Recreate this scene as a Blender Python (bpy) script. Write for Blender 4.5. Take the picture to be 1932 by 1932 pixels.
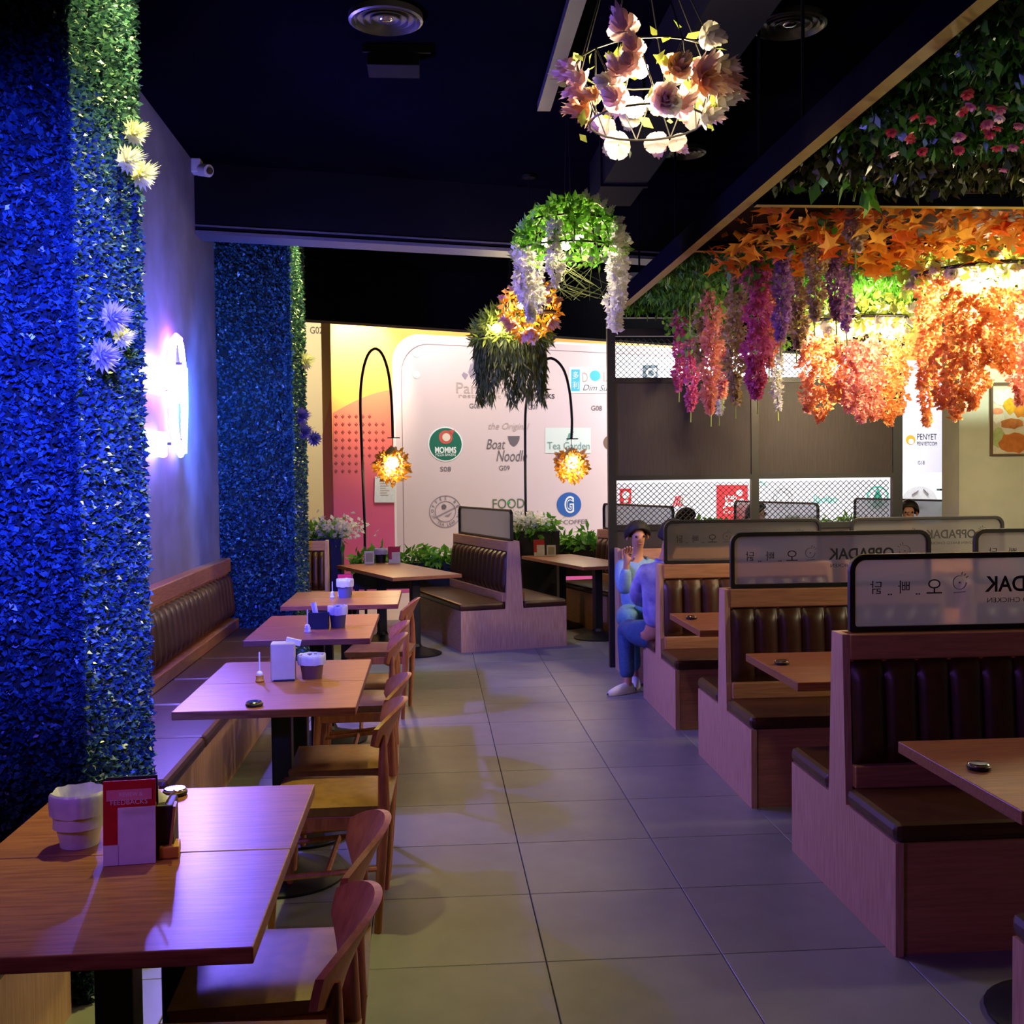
import bpy, math, random
import numpy as np
from mathutils import Vector, Matrix
random.seed(7); RNG = np.random.default_rng(7)
for o in list(bpy.data.objects): bpy.data.objects.remove(o)
S = bpy.context.scene
COL = S.collection
pi = math.pi

# ------------------------------------------------------------------ camera
CAM_P, CAM_Y, CAM_R, CAM_H, FPX = -0.0322, 0.0735, -0.0114, 1.628, 2069.0
def cam_axes():
    cy, sy, cp, sp, cr, sr = math.cos(CAM_Y), math.sin(CAM_Y), math.cos(CAM_P), math.sin(CAM_P), math.cos(CAM_R), math.sin(CAM_R)
    right = Vector((cy, -sy, 0)); f0 = Vector((sy, cy, 0)); up0 = Vector((0, 0, 1))
    fwd = f0*cp + up0*sp; up = up0*cp - f0*sp
    return right*cr + up*sr, up*cr - right*sr, fwd
AR, AU, AF = cam_axes()
EYE = Vector((0, 0, CAM_H))
cd = bpy.data.cameras.new('camera'); cam = bpy.data.objects.new('camera', cd); COL.objects.link(cam)
cd.sensor_width = 36; cd.lens = FPX/1932*36; cd.clip_start = 0.05; cd.clip_end = 80
cam.matrix_world = Matrix(((AR.x, AU.x, -AF.x, 0), (AR.y, AU.y, -AF.y, 0), (AR.z, AU.z, -AF.z, CAM_H), (0, 0, 0, 1)))
S.camera = cam
# measuring helpers: where the sight line of a photograph pixel meets a real plane
def ray(px, py): return AR*((px-966)/FPX) - AU*((py-966)/FPX) + AF
def at_y(px, py, y): d = ray(px, py); return EYE + d*(y/d.y)
def at_x(px, py, x): d = ray(px, py); return EYE + d*(x/d.x)
def at_z(px, py, z): d = ray(px, py); return EYE + d*((z-CAM_H)/d.z)

# ------------------------------------------------------------------ world, exposure, lamps
w = bpy.data.worlds.new('world'); S.world = w; w.use_nodes = True
w.node_tree.nodes['Background'].inputs[0].default_value = (0.10, 0.11, 0.2, 1)
w.node_tree.nodes['Background'].inputs[1].default_value = 0.012
vs = S.view_settings; vs.view_transform = 'Standard'; vs.look = 'None'; vs.gamma = 1; vs.exposure = 0.0
try: vs.use_curve_mapping = False
except Exception: pass
cy_ = S.cycles
cy_.use_denoising = True; cy_.max_bounces = 6; cy_.diffuse_bounces = 3; cy_.glossy_bounces = 3
cy_.transmission_bounces = 5; cy_.transparent_max_bounces = 6; cy_.sample_clamp_indirect = 4.0
cy_.caustics_reflective = False; cy_.caustics_refractive = False

def lamp(name, kind, loc, energy, color, size=0.1, target=None, *rest):
    sy = rest[0] if kind == 'AREA' and rest else None
    spot, blend = rest if kind == 'SPOT' else (60, .5)
    l = bpy.data.lights.new(name, kind); l.energy = energy; l.color = color
    if kind == 'AREA':
        l.size = size
        if sy: l.shape = 'RECTANGLE'; l.size_y = sy
    else: l.shadow_soft_size = size
    if kind == 'SPOT': l.spot_size = math.radians(spot); l.spot_blend = blend
    o = bpy.data.objects.new(name, l); COL.objects.link(o); o.location = loc
    if target is not None: o.rotation_euler = (Vector(target)-Vector(loc)).to_track_quat('-Z', 'Y').to_euler()
    return o
WARM = (1.0, 0.72, 0.36); BLUE = (0.10, 0.14, 1.0); PURP = (0.55, 0.25, 1.0)
# mall lamps beyond the shop front
lamp('mall_lamp', 'AREA', (1.2, 13.9, 4.6), 185, (1.0, 0.97, 0.93), 4.5, (1.8, 16.6, 1.5), 0.7)
lamp('mall_lamp', 'AREA', (6.3, 15.8, 4.6), 900, (0.93, 0.95, 1.0), 4.5, (7.2, 18.6, 1.6), 0.7)
lamp('mall_spotlight', 'SPOT', (-0.75, 14.5, 4.3), 620, (1.0, 0.9, 0.62), 0.06, (-0.95, 15.3, 3.45), 58, 0.7)
lamp('mall_lamp', 'AREA', (-2.2, 17.0, 4.8), 170, (1.0, 0.9, 0.75), 1.5, (-2.2, 19.5, 2.0))
# unseen blue wash from the bay before the near column, then added fill spots
lamp('unseen_wash', 'SPOT', (-0.35, 1.0, 2.6), 3400, (0.03, 0.05, 1.0), 0.15, (-1.26, 3.7, 1.85), 43, 1.0)
lamp('unseen_wash', 'SPOT', (-1.5, 1.2, 2.3), 85, (0.34, 0.11, 0.9), 0.25, (1.6, 4.4, 0.5), 95, 0.9)  # added purple fill towards the booths, no fixture of its own
lamp('neon_fill', 'SPOT', (-1.50, 7.1, 2.2), 240, (0.17, 0.12, 1.0), 0.03, (1.2, 6.2, 1.5), 165, 0.3)  # added spot carrying the sign's glow into the room
lamp('neon_fill', 'SPOT', (-1.50, 7.5, 2.15), 190, (0.04, 0.16, 1.0), 0.03, (-1.2, 8.9, 1.9), 150, 0.5)  # added spot carrying the sign's blue onto the far column
lamp('neon_fill', 'SPOT', (-1.1, 7.0, 2.3), 95, (0.14, 0.17, 1.0), 0.05, (-1.68, 7.0, 2.3), 168, 0.3)  # added spot facing the wall, makes the halo around the sign
# warm downlights
lamp('downlight', 'SPOT', (-0.62, 4.0, 3.86), 400, (1.0, 0.95, 0.22), 0.05, (-1.14, 3.92, 2.7), 80, 0.8)
lamp('downlight', 'SPOT', (-0.75, 9.3, 3.86), 180, (1.0, 0.94, 0.2), 0.05, (-1.2, 9.3, 3.0), 85, 0.5)
lamp('downlight', 'SPOT', (0.15, 2.9, 3.86), 52, (1.0, 0.84, 0.30), 0.06, (0.12, 2.9, 0.0), 44, 0.9)
lamp('downlight', 'SPOT', (-0.25, 5.0, 3.86), 40, (1.0, 0.95, 0.22), 0.06, (-0.3, 4.95, 0.0), 42, 0.9)
lamp('downlight', 'SPOT', (-0.3, 7.4, 3.86), 55, (1.0, 0.78, 0.36), 0.06, (-0.2, 7.6, 0.0), 50, 0.8)
lamp('downlight', 'SPOT', (0.2, 11.2, 3.7), 110, (1.0, 0.84, 0.5), 0.06, (0.2, 11.2, 0.0), 80, 0.8)

lamp('downlight', 'SPOT', (5.6, 8.4, 3.8), 420, (0.86, 1.0, 0.85), 0.06, (5.6, 10.0, 1.9), 80, 0.8)  # added greenish-white spot to brighten the pier and picture, no known fixture

# ------------------------------------------------------------------ materials
def lin(h):
    h = h.lstrip('#'); c = [int(h[i:i+2], 16)/255 for i in (0, 2, 4)]
    return tuple(x/12.92 if x <= .04045 else ((x+.055)/1.055)**2.4 for x in c) + (1,)
def newmat(name):
    m = bpy.data.materials.new(name); m.use_nodes = True
    nt = m.node_tree; b = nt.nodes['Principled BSDF']
    return m, nt, b
def mat(name, c, rough=0.5, metal=0.0, c2=None, scale=30, stretch=(1, 1, 1), bump=0.0, emit=0, ecol=None, spec=None, trans=0, coord='Object'):
    m, nt, b = newmat(name)
    b.inputs['Base Color'].default_value = lin(c); b.inputs['Roughness'].default_value = rough; b.inputs['Metallic'].default_value = metal
    if spec is not None: b.inputs['Specular IOR Level'].default_value = spec
    if trans: b.inputs['Transmission Weight'].default_value = trans
    if emit:
        b.inputs['Emission Color'].default_value = lin(ecol or c); b.inputs['Emission Strength'].default_value = emit
    c2 = c2 or c
    tc = nt.nodes.new('ShaderNodeTexCoord'); mp = nt.nodes.new('ShaderNodeMapping'); nz = nt.nodes.new('ShaderNodeTexNoise')
    mp.inputs['Scale'].default_value = stretch; nz.inputs['Scale'].default_value = scale; nz.inputs['Detail'].default_value = 4
    nt.links.new(tc.outputs[coord], mp.inputs[0]); nt.links.new(mp.outputs[0], nz.inputs['Vector'])
    rp = nt.nodes.new('ShaderNodeValToRGB'); rp.color_ramp.elements[0].color = lin(c); rp.color_ramp.elements[1].color = lin(c2)
    rp.color_ramp.elements[0].position = .35; rp.color_ramp.elements[1].position = .65
    nt.links.new(nz.outputs['Fac'], rp.inputs[0]); nt.links.new(rp.outputs[0], b.inputs['Base Color'])
    if bump:
        bp = nt.nodes.new('ShaderNodeBump'); bp.inputs['Strength'].default_value = bump; bp.inputs['Distance'].default_value = .005
        nt.links.new(nz.outputs['Fac'], bp.inputs['Height']); nt.links.new(bp.outputs[0], b.inputs['Normal'])
    return m
def leafmat(name, cols, rough=0.5, trans=0.25, spec=0.4):
    m, nt, b = newmat(name)
    g = nt.nodes.new('ShaderNodeNewGeometry'); rp = nt.nodes.new('ShaderNodeValToRGB')
    e = rp.color_ramp.elements
    while len(e) < len(cols): e.new(0.5)
    for i, c in enumerate(cols): e[i].position = i/(len(cols)-1); e[i].color = lin(c)
    nt.links.new(g.outputs['Random Per Island'], rp.inputs[0]); nt.links.new(rp.outputs[0], b.inputs['Base Color'])
    b.inputs['Roughness'].default_value = rough; b.inputs['Specular IOR Level'].default_value = spec
    if trans:
        t = nt.nodes.new('ShaderNodeBsdfTranslucent'); mx = nt.nodes.new('ShaderNodeMixShader'); mx.inputs[0].default_value = trans
        nt.links.new(rp.outputs[0], t.inputs[0]); nt.links.new(b.outputs[0], mx.inputs[1]); nt.links.new(t.outputs[0], mx.inputs[2])
        nt.links.new(mx.outputs[0], nt.nodes['Material Output'].inputs[0])
    return m
def glow(name, c, strength):
    m, nt, b = newmat(name); b.inputs['Base Color'].default_value = lin(c)
    b.inputs['Emission Color'].default_value = lin(c); b.inputs['Emission Strength'].default_value = strength
    return m
M = {}
M['wood'] = mat('oak_laminate', '#7c4426', .38, c2='#9c6034', scale=9, stretch=(1, 14, 14))
M['wood_y'] = mat('oak_laminate_y', '#8a4f2a', .30, c2='#b0703a', scale=9, stretch=(14, 1, 14))
for k_ in ('wood', 'wood_y'):
    b_ = M[k_].node_tree.nodes['Principled BSDF']; b_.inputs['Coat Weight'].default_value = .08; b_.inputs['Coat Roughness'].default_value = .22
M['panel'] = mat('pale_wood_panel', '#b98a6a', .5, c2='#cda382', scale=10, stretch=(10, 10, .7))
M['panel_x'] = mat('pale_wood_panel_x', '#a8764f', .5, c2='#c08a5f', scale=10, stretch=(.7, 10, 10))
M['chair'] = mat('chair_wood', '#9c5a34', .4, c2='#b87444', scale=12, stretch=(4, 4, 1))
M['leather'] = mat('brown_leather', '#3c1d0d', .38, c2='#472411', scale=25, bump=.08)
M['leather_t'] = mat('tan_leather', '#7a5426', .42, c2='#8c6432', scale=25, bump=.08)
M['black'] = mat('black_metal', '#0b0b0d', .45, c2='#101013', scale=40)
M['iron'] = mat('cast_iron_black', '#0a0a0c', .5, c2='#0e0e10', scale=40, bump=.1)
M['chrome'] = mat('chrome', '#c8c8cc', .15, 1.0)
M['white'] = mat('white_plastic', '#d8d8d8', .45, c2='#cfcfcf')
M['paper'] = mat('white_paper', '#e4e2de', .7, c2='#d8d6d2')
M['film'] = mat('white_bin_liner', '#d9d9e2', .35, c2='#c9c9d6', scale=18, bump=.5)
M['red'] = mat('red_card', '#c4121c', .45, c2='#b80f1a')
M['dark_wood'] = mat('dark_slatted_veneer', '#221a18', .6, c2='#2f2623', scale=12, stretch=(16, 16, .6))
M['ceil'] = mat('ceiling_black_paint', '#07070f', .9, c2='#080812', scale=6, spec=0)
M['ceil2'] = mat('duct_dark_paint', '#0b0b12', .8, c2='#0d0d15', scale=6, spec=.1)
M['bulkhead'] = mat('bulkhead_dark_paint', '#0c0c14', .85, c2='#0e0e17', scale=5, spec=.1)
M['ledge'] = mat('ledge_trim', '#5a5a68', .6, c2='#545462')
M['plaster'] = mat('grey_plaster', '#66626a', .85, c2='#767280', scale=3.5, bump=.15)
M['pier'] = mat('sage_plaster', '#a8aa92', .85, c2='#b4b69e', scale=3.0, bump=.15)
M['grout'] = mat('grout', '#1c1b1c', .9)
M['mallfloor'] = mat('mall_floor_tile', '#cfc6ae', .3, c2='#d8d0ba', scale=2)
M['planter'] = mat('planter_black', '#0c0d12', .5, c2='#101116')
M['soil'] = mat('soil', '#15120d', .9)
M['skin'] = mat('skin', '#b57f63', .55, c2='#bd876b', scale=20)
M['hair'] = mat('dark_hair', '#0d0a0a', .75, c2='#161110', scale=60, stretch=(1, 1, .1))
M['hairb'] = mat('brown_hair', '#1e130c', .45, c2='#2a1b12', scale=60, stretch=(1, 1, .1))
M['denim'] = mat('blue_jeans', '#2c4a72', .8, c2='#375a86', scale=60)
M['denim_l'] = mat('light_jeans', '#4f7f96', .8, c2='#5c8ca2', scale=60)
M['chambray'] = mat('light_blue_chambray', '#6d8fb4', .8, c2='#7d9dbf', scale=50)
M['check'] = mat('white_blue_shirt', '#aeb2dc', .8, c2='#7477b8', scale=9)
M['shirt_d'] = mat('dark_shirt', '#24242c', .8); M['shirt_g'] = mat('grey_shirt', '#5d5a58', .8)
M['shoe'] = mat('white_shoe', '#cfcad2', .6)
# floor tile with a slight tone of its own per tile
m, nt, b = newmat('stone_floor_tile'); M['tile'] = m
oi = nt.nodes.new('ShaderNodeObjectInfo'); tc = nt.nodes.new('ShaderNodeTexCoord'); nz = nt.nodes.new('ShaderNodeTexNoise'); nz.inputs['Scale'].default_value = 7; nz.inputs['Detail'].default_value = 6
ad = nt.nodes.new('ShaderNodeMath'); ad.operation = 'MULTIPLY_ADD'; ad.inputs[1].default_value = .3
rp = nt.nodes.new('ShaderNodeValToRGB'); rp.color_ramp.elements[0].color = lin('#686869'); rp.color_ramp.elements[1].color = lin('#828283')
nt.links.new(tc.outputs['Object'], nz.inputs['Vector']); nt.links.new(oi.outputs['Random'], ad.inputs[0]); nt.links.new(nz.outputs['Fac'], ad.inputs[2])
nt.links.new(ad.outputs[0], rp.inputs[0]); nt.links.new(rp.outputs[0], b.inputs['Base Color']); b.inputs['Roughness'].default_value = .42
# frosted divider pane
m, nt, b = newmat('frosted_acrylic'); M['frost'] = m
b.inputs['Base Color'].default_value = lin('#b4b4b4'); b.inputs['Roughness'].default_value = .4
tl = nt.nodes.new('ShaderNodeBsdfTranslucent'); tl.inputs[0].default_value = lin('#ececee')
rf = nt.nodes.new('ShaderNodeBsdfRefraction'); rf.inputs['IOR'].default_value = 1.02; rf.inputs['Roughness'].default_value = .42; rf.inputs[0].default_value = lin('#d8d8da')
m1 = nt.nodes.new('ShaderNodeMixShader'); m1.inputs[0].default_value = .7; m2 = nt.nodes.new('ShaderNodeMixShader'); m2.inputs[0].default_value = .74
nt.links.new(b.outputs[0], m1.inputs[1]); nt.links.new(tl.outputs[0], m1.inputs[2]); nt.links.new(m1.outputs[0], m2.inputs[1]); nt.links.new(rf.outputs[0], m2.inputs[2])
nt.links.new(m2.outputs[0], nt.nodes['Material Output'].inputs[0])
M['ink'] = mat('ink_dark', '#15151c', .6)
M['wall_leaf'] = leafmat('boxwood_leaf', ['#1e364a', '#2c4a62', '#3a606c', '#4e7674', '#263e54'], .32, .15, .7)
M['ivy'] = leafmat('ivy_leaf', ['#1c3a14', '#33601f', '#4f8a2c', '#27491a'], .4, .25)
M['olive'] = leafmat('olive_leaf', ['#26300f', '#3a4518', '#4d5620', '#1d260c', '#6b6a3a'], .35, .2, .6)
M['grass'] = leafmat('artificial_grass', ['#2d5a18', '#437d22', '#5a9a2e', '#356a1c'], .5, .25)
M['fern'] = leafmat('fern_leaf', ['#3f7a1e', '#5fa02e', '#7cb83e', '#4c8a26'], .45, .3)
M['vine'] = leafmat('vine_leaf', ['#8a9e3a', '#a8bc4c', '#bcca62', '#748c34'], .45, .35)
M['moss'] = leafmat('hanging_moss', ['#6f7a44', '#5a6a38', '#8a9058', '#4c5a34'], .6, .3)
M['maple'] = leafmat('maple_leaf', ['#e07a24', '#f09830', '#f8b444', '#e88426'], .5, .4)
M['petal_w'] = leafmat('white_petal', ['#ece9de', '#f4f2e8', '#e2e0d4'], .55, .5)
M['petal_p'] = leafmat('pink_petal', ['#f4d4d8', '#f6dede', '#eccad0'], .55, .75)
M['petal_m'] = leafmat('magenta_petal', ['#d8669c', '#e684b0', '#cc5a94', '#dc7488'], .55, .45)
M['petal_c'] = leafmat('coral_petal', ['#eca088', '#f0b098', '#e48e84', '#f2c0a8'], .55, .45)
M['petal_o'] = leafmat('orange_petal', ['#f4a858', '#f8bc70', '#ee9458', '#f6ca84'], .55, .5)
M['petal_l'] = leafmat('lilac_petal', ['#9a6ab0', '#b484c4', '#c8a0b8', '#a078b4'], .55, .45)
M['petal_k'] = leafmat('cream_petal', ['#b8a070', '#c8b084', '#a08850', '#cfb7aa'], .55, .45)
M['petal_g'] = leafmat('golden_leaf', ['#c88a18', '#e0a428', '#b87414', '#e8b848'], .5, .35)
M['bulb'] = glow('bulb_warm', '#ffe2a8', 90)
M['bulb_s'] = glow('bulb_small', '#ffdc9a', 25)
def neon(name, c, s):
    m = glow(name, '#ffffff', s); m.node_tree.nodes['Principled BSDF'].inputs['Emission Color'].default_value = c; return m
M['neon_w'] = neon('neon_white', (.26, .20, 1, 1), 55); M['neon_p'] = neon('neon_pink', (1, .14, .85, 1), 26); M['neon_c'] = neon('neon_cyan', (.05, .45, 1, 1), 40)

# ------------------------------------------------------------------ mesh helpers
class MB:
    def __init__(s): s.v = []; s.f = []
    def add(s, V, F):
        n = len(s.v); s.v += [tuple(p) for p in V]; s.f += [tuple(i+n for i in q) for q in F]; return s
    def box(s, x0, x1, y0, y1, z0, z1, T=None):
        V = [Vector((x, y, z)) for z in (z0, z1) for x, y in ((x0, y0), (x1, y0), (x1, y1), (x0, y1))]
        if T: V = [T @ p for p in V]
        return s.add(V, [(0, 3, 2, 1), (4, 5, 6, 7), (0, 1, 5, 4), (1, 2, 6, 5), (2, 3, 7, 6), (3, 0, 4, 7)])
    def bar(s, a, b, w, h=None):
        a = Vector(a); b = Vector(b); h = h or w; d = (b-a).normalized()
        u = d.cross(Vector((0, 0, 1)));
        if u.length < 1e-4: u = Vector((1, 0, 0))
        u.normalize(); v = u.cross(d)
        V = [p + u*sx*w/2 + v*sy*h/2 for p in (a, b) for sx, sy in ((-1, -1), (1, -1), (1, 1), (-1, 1))]
        return s.add(V, [(3, 2, 1, 0), (4, 5, 6, 7), (0, 1, 5, 4), (1, 2, 6, 5), (2, 3, 7, 6), (3, 0, 4, 7)])
    def prism(s, poly, a, b, axis='x'):
        n = len(poly)
        mk = {'x': lambda t, p: (t, p[0], p[1]), 'y': lambda t, p: (p[0], t, p[1]), 'z': lambda t, p: (p[0], p[1], t)}[axis]
        V = [mk(a, p) for p in poly] + [mk(b, p) for p in poly]
        return s.add(V, [tuple(range(n))[::-1], tuple(range(n, 2*n))] + [(i, (i+1) % n, n+(i+1) % n, n+i) for i in range(n)])
    def tube(s, pts, r, n=8):
        pts = [Vector(p) for p in pts]; V = []; F = []; ref = None
        for i, p in enumerate(pts):
            d = (pts[min(i+1, len(pts)-1)] - pts[max(i-1, 0)]).normalized()
            if ref is None: ref = d.orthogonal()
            u = (ref - d*ref.dot(d)).normalized(); ref = u; v = d.cross(u)
            rr = r[i] if isinstance(r, (list, tuple)) else r
            V += [p + (u*math.cos(2*pi*k/n) + v*math.sin(2*pi*k/n))*rr for k in range(n)]
        for i in range(len(pts)-1):
            F += [(i*n+k, i*n+(k+1) % n, (i+1)*n+(k+1) % n, (i+1)*n+k) for k in range(n)]
        F += [tuple(range(n))[::-1], tuple(range((len(pts)-1)*n, len(pts)*n))]
        return s.add(V, F)
    def lathe(s, prof, n=24, c=(0, 0, 0), sx=1, sy=1):
        V = [(c[0]+r*sx*math.cos(2*pi*k/n), c[1]+r*sy*math.sin(2*pi*k/n), c[2]+z) for r, z in prof for k in range(n)]
        F = [(i*n+k, i*n+(k+1) % n, (i+1)*n+(k+1) % n, (i+1)*n+k) for i in range(len(prof)-1) for k in range(n)]
        if prof[0][0] > 1e-5: F.append(tuple(range(n))[::-1])
        if prof[-1][0] > 1e-5: F.append(tuple(range((len(prof)-1)*n, len(prof)*n)))
        return s.add(V, F)
    def ball(s, c, r, nu=12, nv=8):
        r = (r, r, r) if isinstance(r, (int, float)) else r
        prof = [(max(math.sin(pi*i/nv), 1e-6), -math.cos(pi*i/nv)) for i in range(nv+1)]
        V = [(c[0]+a*r[0]*math.cos(2*pi*k/nu), c[1]+a*r[1]*math.sin(2*pi*k/nu), c[2]+z*r[2]) for a, z in prof for k in range(nu)]
        F = [(i*nu+k, i*nu+(k+1) % nu, (i+1)*nu+(k+1) % nu, (i+1)*nu+k) for i in range(nv) for k in range(nu)]
        return s.add(V, F)
    def grid(s, fn, nu, nv):
        V = [fn(i/nu, j/nv) for j in range(nv+1) for i in range(nu+1)]; k = nu+1
        return s.add(V, [(j*k+i, j*k+i+1, (j+1)*k+i+1, (j+1)*k+i) for j in range(nv) for i in range(nu)])
    def ring(s, outer, inner, a, b, axis='y'):
        n = len(outer); mk = {'x': lambda t, p: (t, p[0], p[1]), 'y': lambda t, p: (p[0], t, p[1]), 'z': lambda t, p: (p[0], p[1], t)}[axis]
        V = [mk(t, p) for t in (a, b) for L in (outer, inner) for p in L]; F = []
        for i in range(n):
            j = (i+1) % n
            F += [(i, j, n+j, n+i), (2*n+i, 3*n+i, 3*n+j, 2*n+j), (i, 2*n+i, 2*n+j, j), (n+i, n+j, 3*n+j, 3*n+i)]
        return s.add(V, F)
def mesh_of(name, mb, m, smooth=False, angle=40):
    me = bpy.data.meshes.new(name); me.from_pydata(mb.v, [], mb.f); me.update()
    if m: me.materials.append(m)
    if smooth:
        me.polygons.foreach_set('use_smooth', [True]*len(me.polygons))
        try: me.set_sharp_from_angle(angle=math.radians(angle))
        except Exception: pass
    return me
def link(name, me, parent=None, loc=None):
    o = bpy.data.objects.new(name, me); COL.objects.link(o)
    if parent: o.parent = parent
    if loc is not None: o.location = loc
    return o
def obj(name, mb, m, parent=None, smooth=False, bev=0, loc=None, angle=40):
    o = link(name, mesh_of(name, mb, m, smooth, angle), parent, loc)
    if bev:
        md = o.modifiers.new('bevel', 'BEVEL'); md.width = bev; md.segments = 2; md.limit_method = 'ANGLE'; md.angle_limit = math.radians(50)
    return o
def tag(o, label=None, cat=None, group=None, kind=None):
    if label: o['label'] = label
    if cat: o['category'] = cat
    if group: o['group'] = group
    if kind: o['kind'] = kind
    return o
def thing(name, label, cat, loc=(0, 0, 0), rotz=0, group=None):
    o = bpy.data.objects.new(name, None); COL.objects.link(o); o.location = loc; o.rotation_euler = (0, 0, rotz); o.empty_display_size = .1
    return tag(o, label, cat, group)
def struct(name, mb, m, parent=None, smooth=False, label=None, bev=0):
    o = obj(name, mb, m, parent, smooth, bev)
    if not parent: o['kind'] = 'structure'
    if label: o['label'] = label
    return o
def dup(root, loc, rotz=None, label=None):
    def cp(o, par):
        c = o.copy(); COL.objects.link(c)
        if par: c.parent = par
        for k in kids.get(o, []): cp(k, c)
        return c
    kids = {}
    for o in root.children: kids.setdefault(root, []).append(o)
    for o in root.children_recursive:
        for k in o.children: kids.setdefault(o, []).append(k)
    r = cp(root, None); r.location = loc
    if rotz is not None: r.rotation_euler = (0, 0, rotz)
    if label: r['label'] = label
    return r
# leaves as real little folded quads
def leaves(P, N, size, aspect=.55, spread=.9, fold=.25, down=0.0):
    n = len(P); P = np.asarray(P, float); N = np.asarray(N, float)
    size = np.broadcast_to(np.asarray(size, float), (n,))
    d = RNG.normal(size=(n, 3))*spread + N*.8; d[:, 2] -= down; d /= np.linalg.norm(d, axis=1)[:, None]+1e-9
    r = RNG.normal(size=(n, 3)); s = np.cross(d, r); s /= np.linalg.norm(s, axis=1)[:, None]+1e-9
    up = np.cross(s, d)
    L = size[:, None]; W = L*aspect*.5
    mid = P + d*L*.5
    V = np.stack([P, mid + s*W + up*W*fold, P + d*L, mid - s*W + up*W*fold], 1).reshape(-1, 3)
    return V
def quad_mesh(name, V, m):
    V = np.asarray(V, np.float32).reshape(-1, 3); n = len(V)//4
    me = bpy.data.meshes.new(name); me.vertices.add(len(V)); me.vertices.foreach_set('co', V.ravel())
    me.loops.add(4*n); me.loops.foreach_set('vertex_index', np.arange(4*n, dtype=np.int32))
    me.polygons.add(n); me.polygons.foreach_set('loop_start', np.arange(0, 4*n, 4, dtype=np.int32))
    me.update(calc_edges=True); me.validate()
    if m: me.materials.append(m)
    return me
def stuff(name, V, m, parent, loc=None):
    o = link(name, quad_mesh(name, V, m), parent, loc); o['kind'] = 'stuff'; return o
def rnd(a, b): return random.uniform(a, b)
def rrect(x0, x1, z0, z1, r, top_only=False, n=6):
    p = []
    for cx, cz, a0, rr in ((x1-r, z1-r, 0, r), (x0+r, z1-r, pi/2, r)):
        p += [(cx+rr*math.cos(a0+pi/2*k/n), cz+rr*math.sin(a0+pi/2*k/n)) for k in range(n+1)]
    rb = .012 if top_only else r
    for cx, cz, a0 in ((x0+rb, z0+rb, pi), (x1-rb, z0+rb, 1.5*pi)):
        p += [(cx+rb*math.cos(a0+pi/2*k/n), cz+rb*math.sin(a0+pi/2*k/n)) for k in range(n+1)]
    return p
# lettering: a text curve turned into flat mesh and fitted to a box (centre u,z; width, height) in the XZ plane facing -Y
def letters(name, text, u, z, wd, ht, m, parent, y=0, mirror=False, shear=0, bold=.0, rot=0):
    c = bpy.data.curves.new(name, 'FONT'); c.body = text; c.size = 1; c.extrude = .0; c.shear = shear; c.offset = bold; c.resolution_u = 4
    t = bpy.data.objects.new(name, c); me = bpy.data.meshes.new_from_object(t)
    bpy.data.objects.remove(t)
    n = len(me.vertices)
    if n == 0: return None
    co = np.zeros(n*3); me.vertices.foreach_get('co', co); co = co.reshape(-1, 3)
    lo, hi = co.min(0), co.max(0); ctr = (lo+hi)/2; ext = np.maximum(hi-lo, 1e-6)
    x = (co[:, 0]-ctr[0])*(wd/ext[0] if wd else ht/ext[1]); zz = (co[:, 1]-ctr[1])*(ht/ext[1] if ht else wd/ext[0])
    if mirror: x = -x
    if rot: x, zz = x*math.cos(rot)-zz*math.sin(rot), x*math.sin(rot)+zz*math.cos(rot)
    co = np.stack([x+u, np.full(n, y), zz+z], 1); me.vertices.foreach_set('co', co.ravel().astype(np.float32)); me.update()
    me.materials.clear(); me.materials.append(m); me.name = name
    return link(name, me, parent)
# ================================================================== the setting
fl = struct('floor', MB().box(-2.4, 7.2, -1.5, 12.6, -.06, -.007), M['grout'], label='stone tile floor of the restaurant')
TX, TY = .364, 3.6126
tile = mesh_of('tile', MB().add([(sx*a, sy*a, z) for a, z in ((.2985, -.007), (.2985, -.002), (.2965, 0)) for sx, sy in ((-1, -1), (1, -1), (1, 1), (-1, 1))],
    [(0, 1, 5, 4), (1, 2, 6, 5), (2, 3, 7, 6), (3, 0, 4, 7), (4, 5, 9, 8), (5, 6, 10, 9), (6, 7, 11, 10), (7, 4, 8, 11), (8, 9, 10, 11)]), M['tile'])
for i in range(-3, 8):
    for j in range(-6, 15): link('tile', tile, fl, (TX+(i+.5)*.6, TY+(j+.5)*.6, 0))
struct('floor_mall', MB().box(-9, 16, 12.6, 26, -.06, -.004), M['mallfloor'], label='pale mall floor outside the shop front')
CZ = 3.93
struct('ceiling', MB().box(-1.9, 7.2, -1.5, 12.4, CZ, CZ+.1), M['ceil'], label='black painted open ceiling')
struct('wall_left', MB().box(-1.9, -1.68, -1.5, 12.2, 0, CZ), M['plaster'], label='grey plastered left wall')
struct('wall_right', MB().box(7.0, 7.2, -1.5, 12.4, 0, CZ), M['plaster'], label='plain wall at the far right side')
struct('wall_back_pier', MB().box(4.965, 7.0, 10.0, 10.35, 0, CZ), M['pier'], label='sage plaster wall pier with the framed picture')
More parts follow.
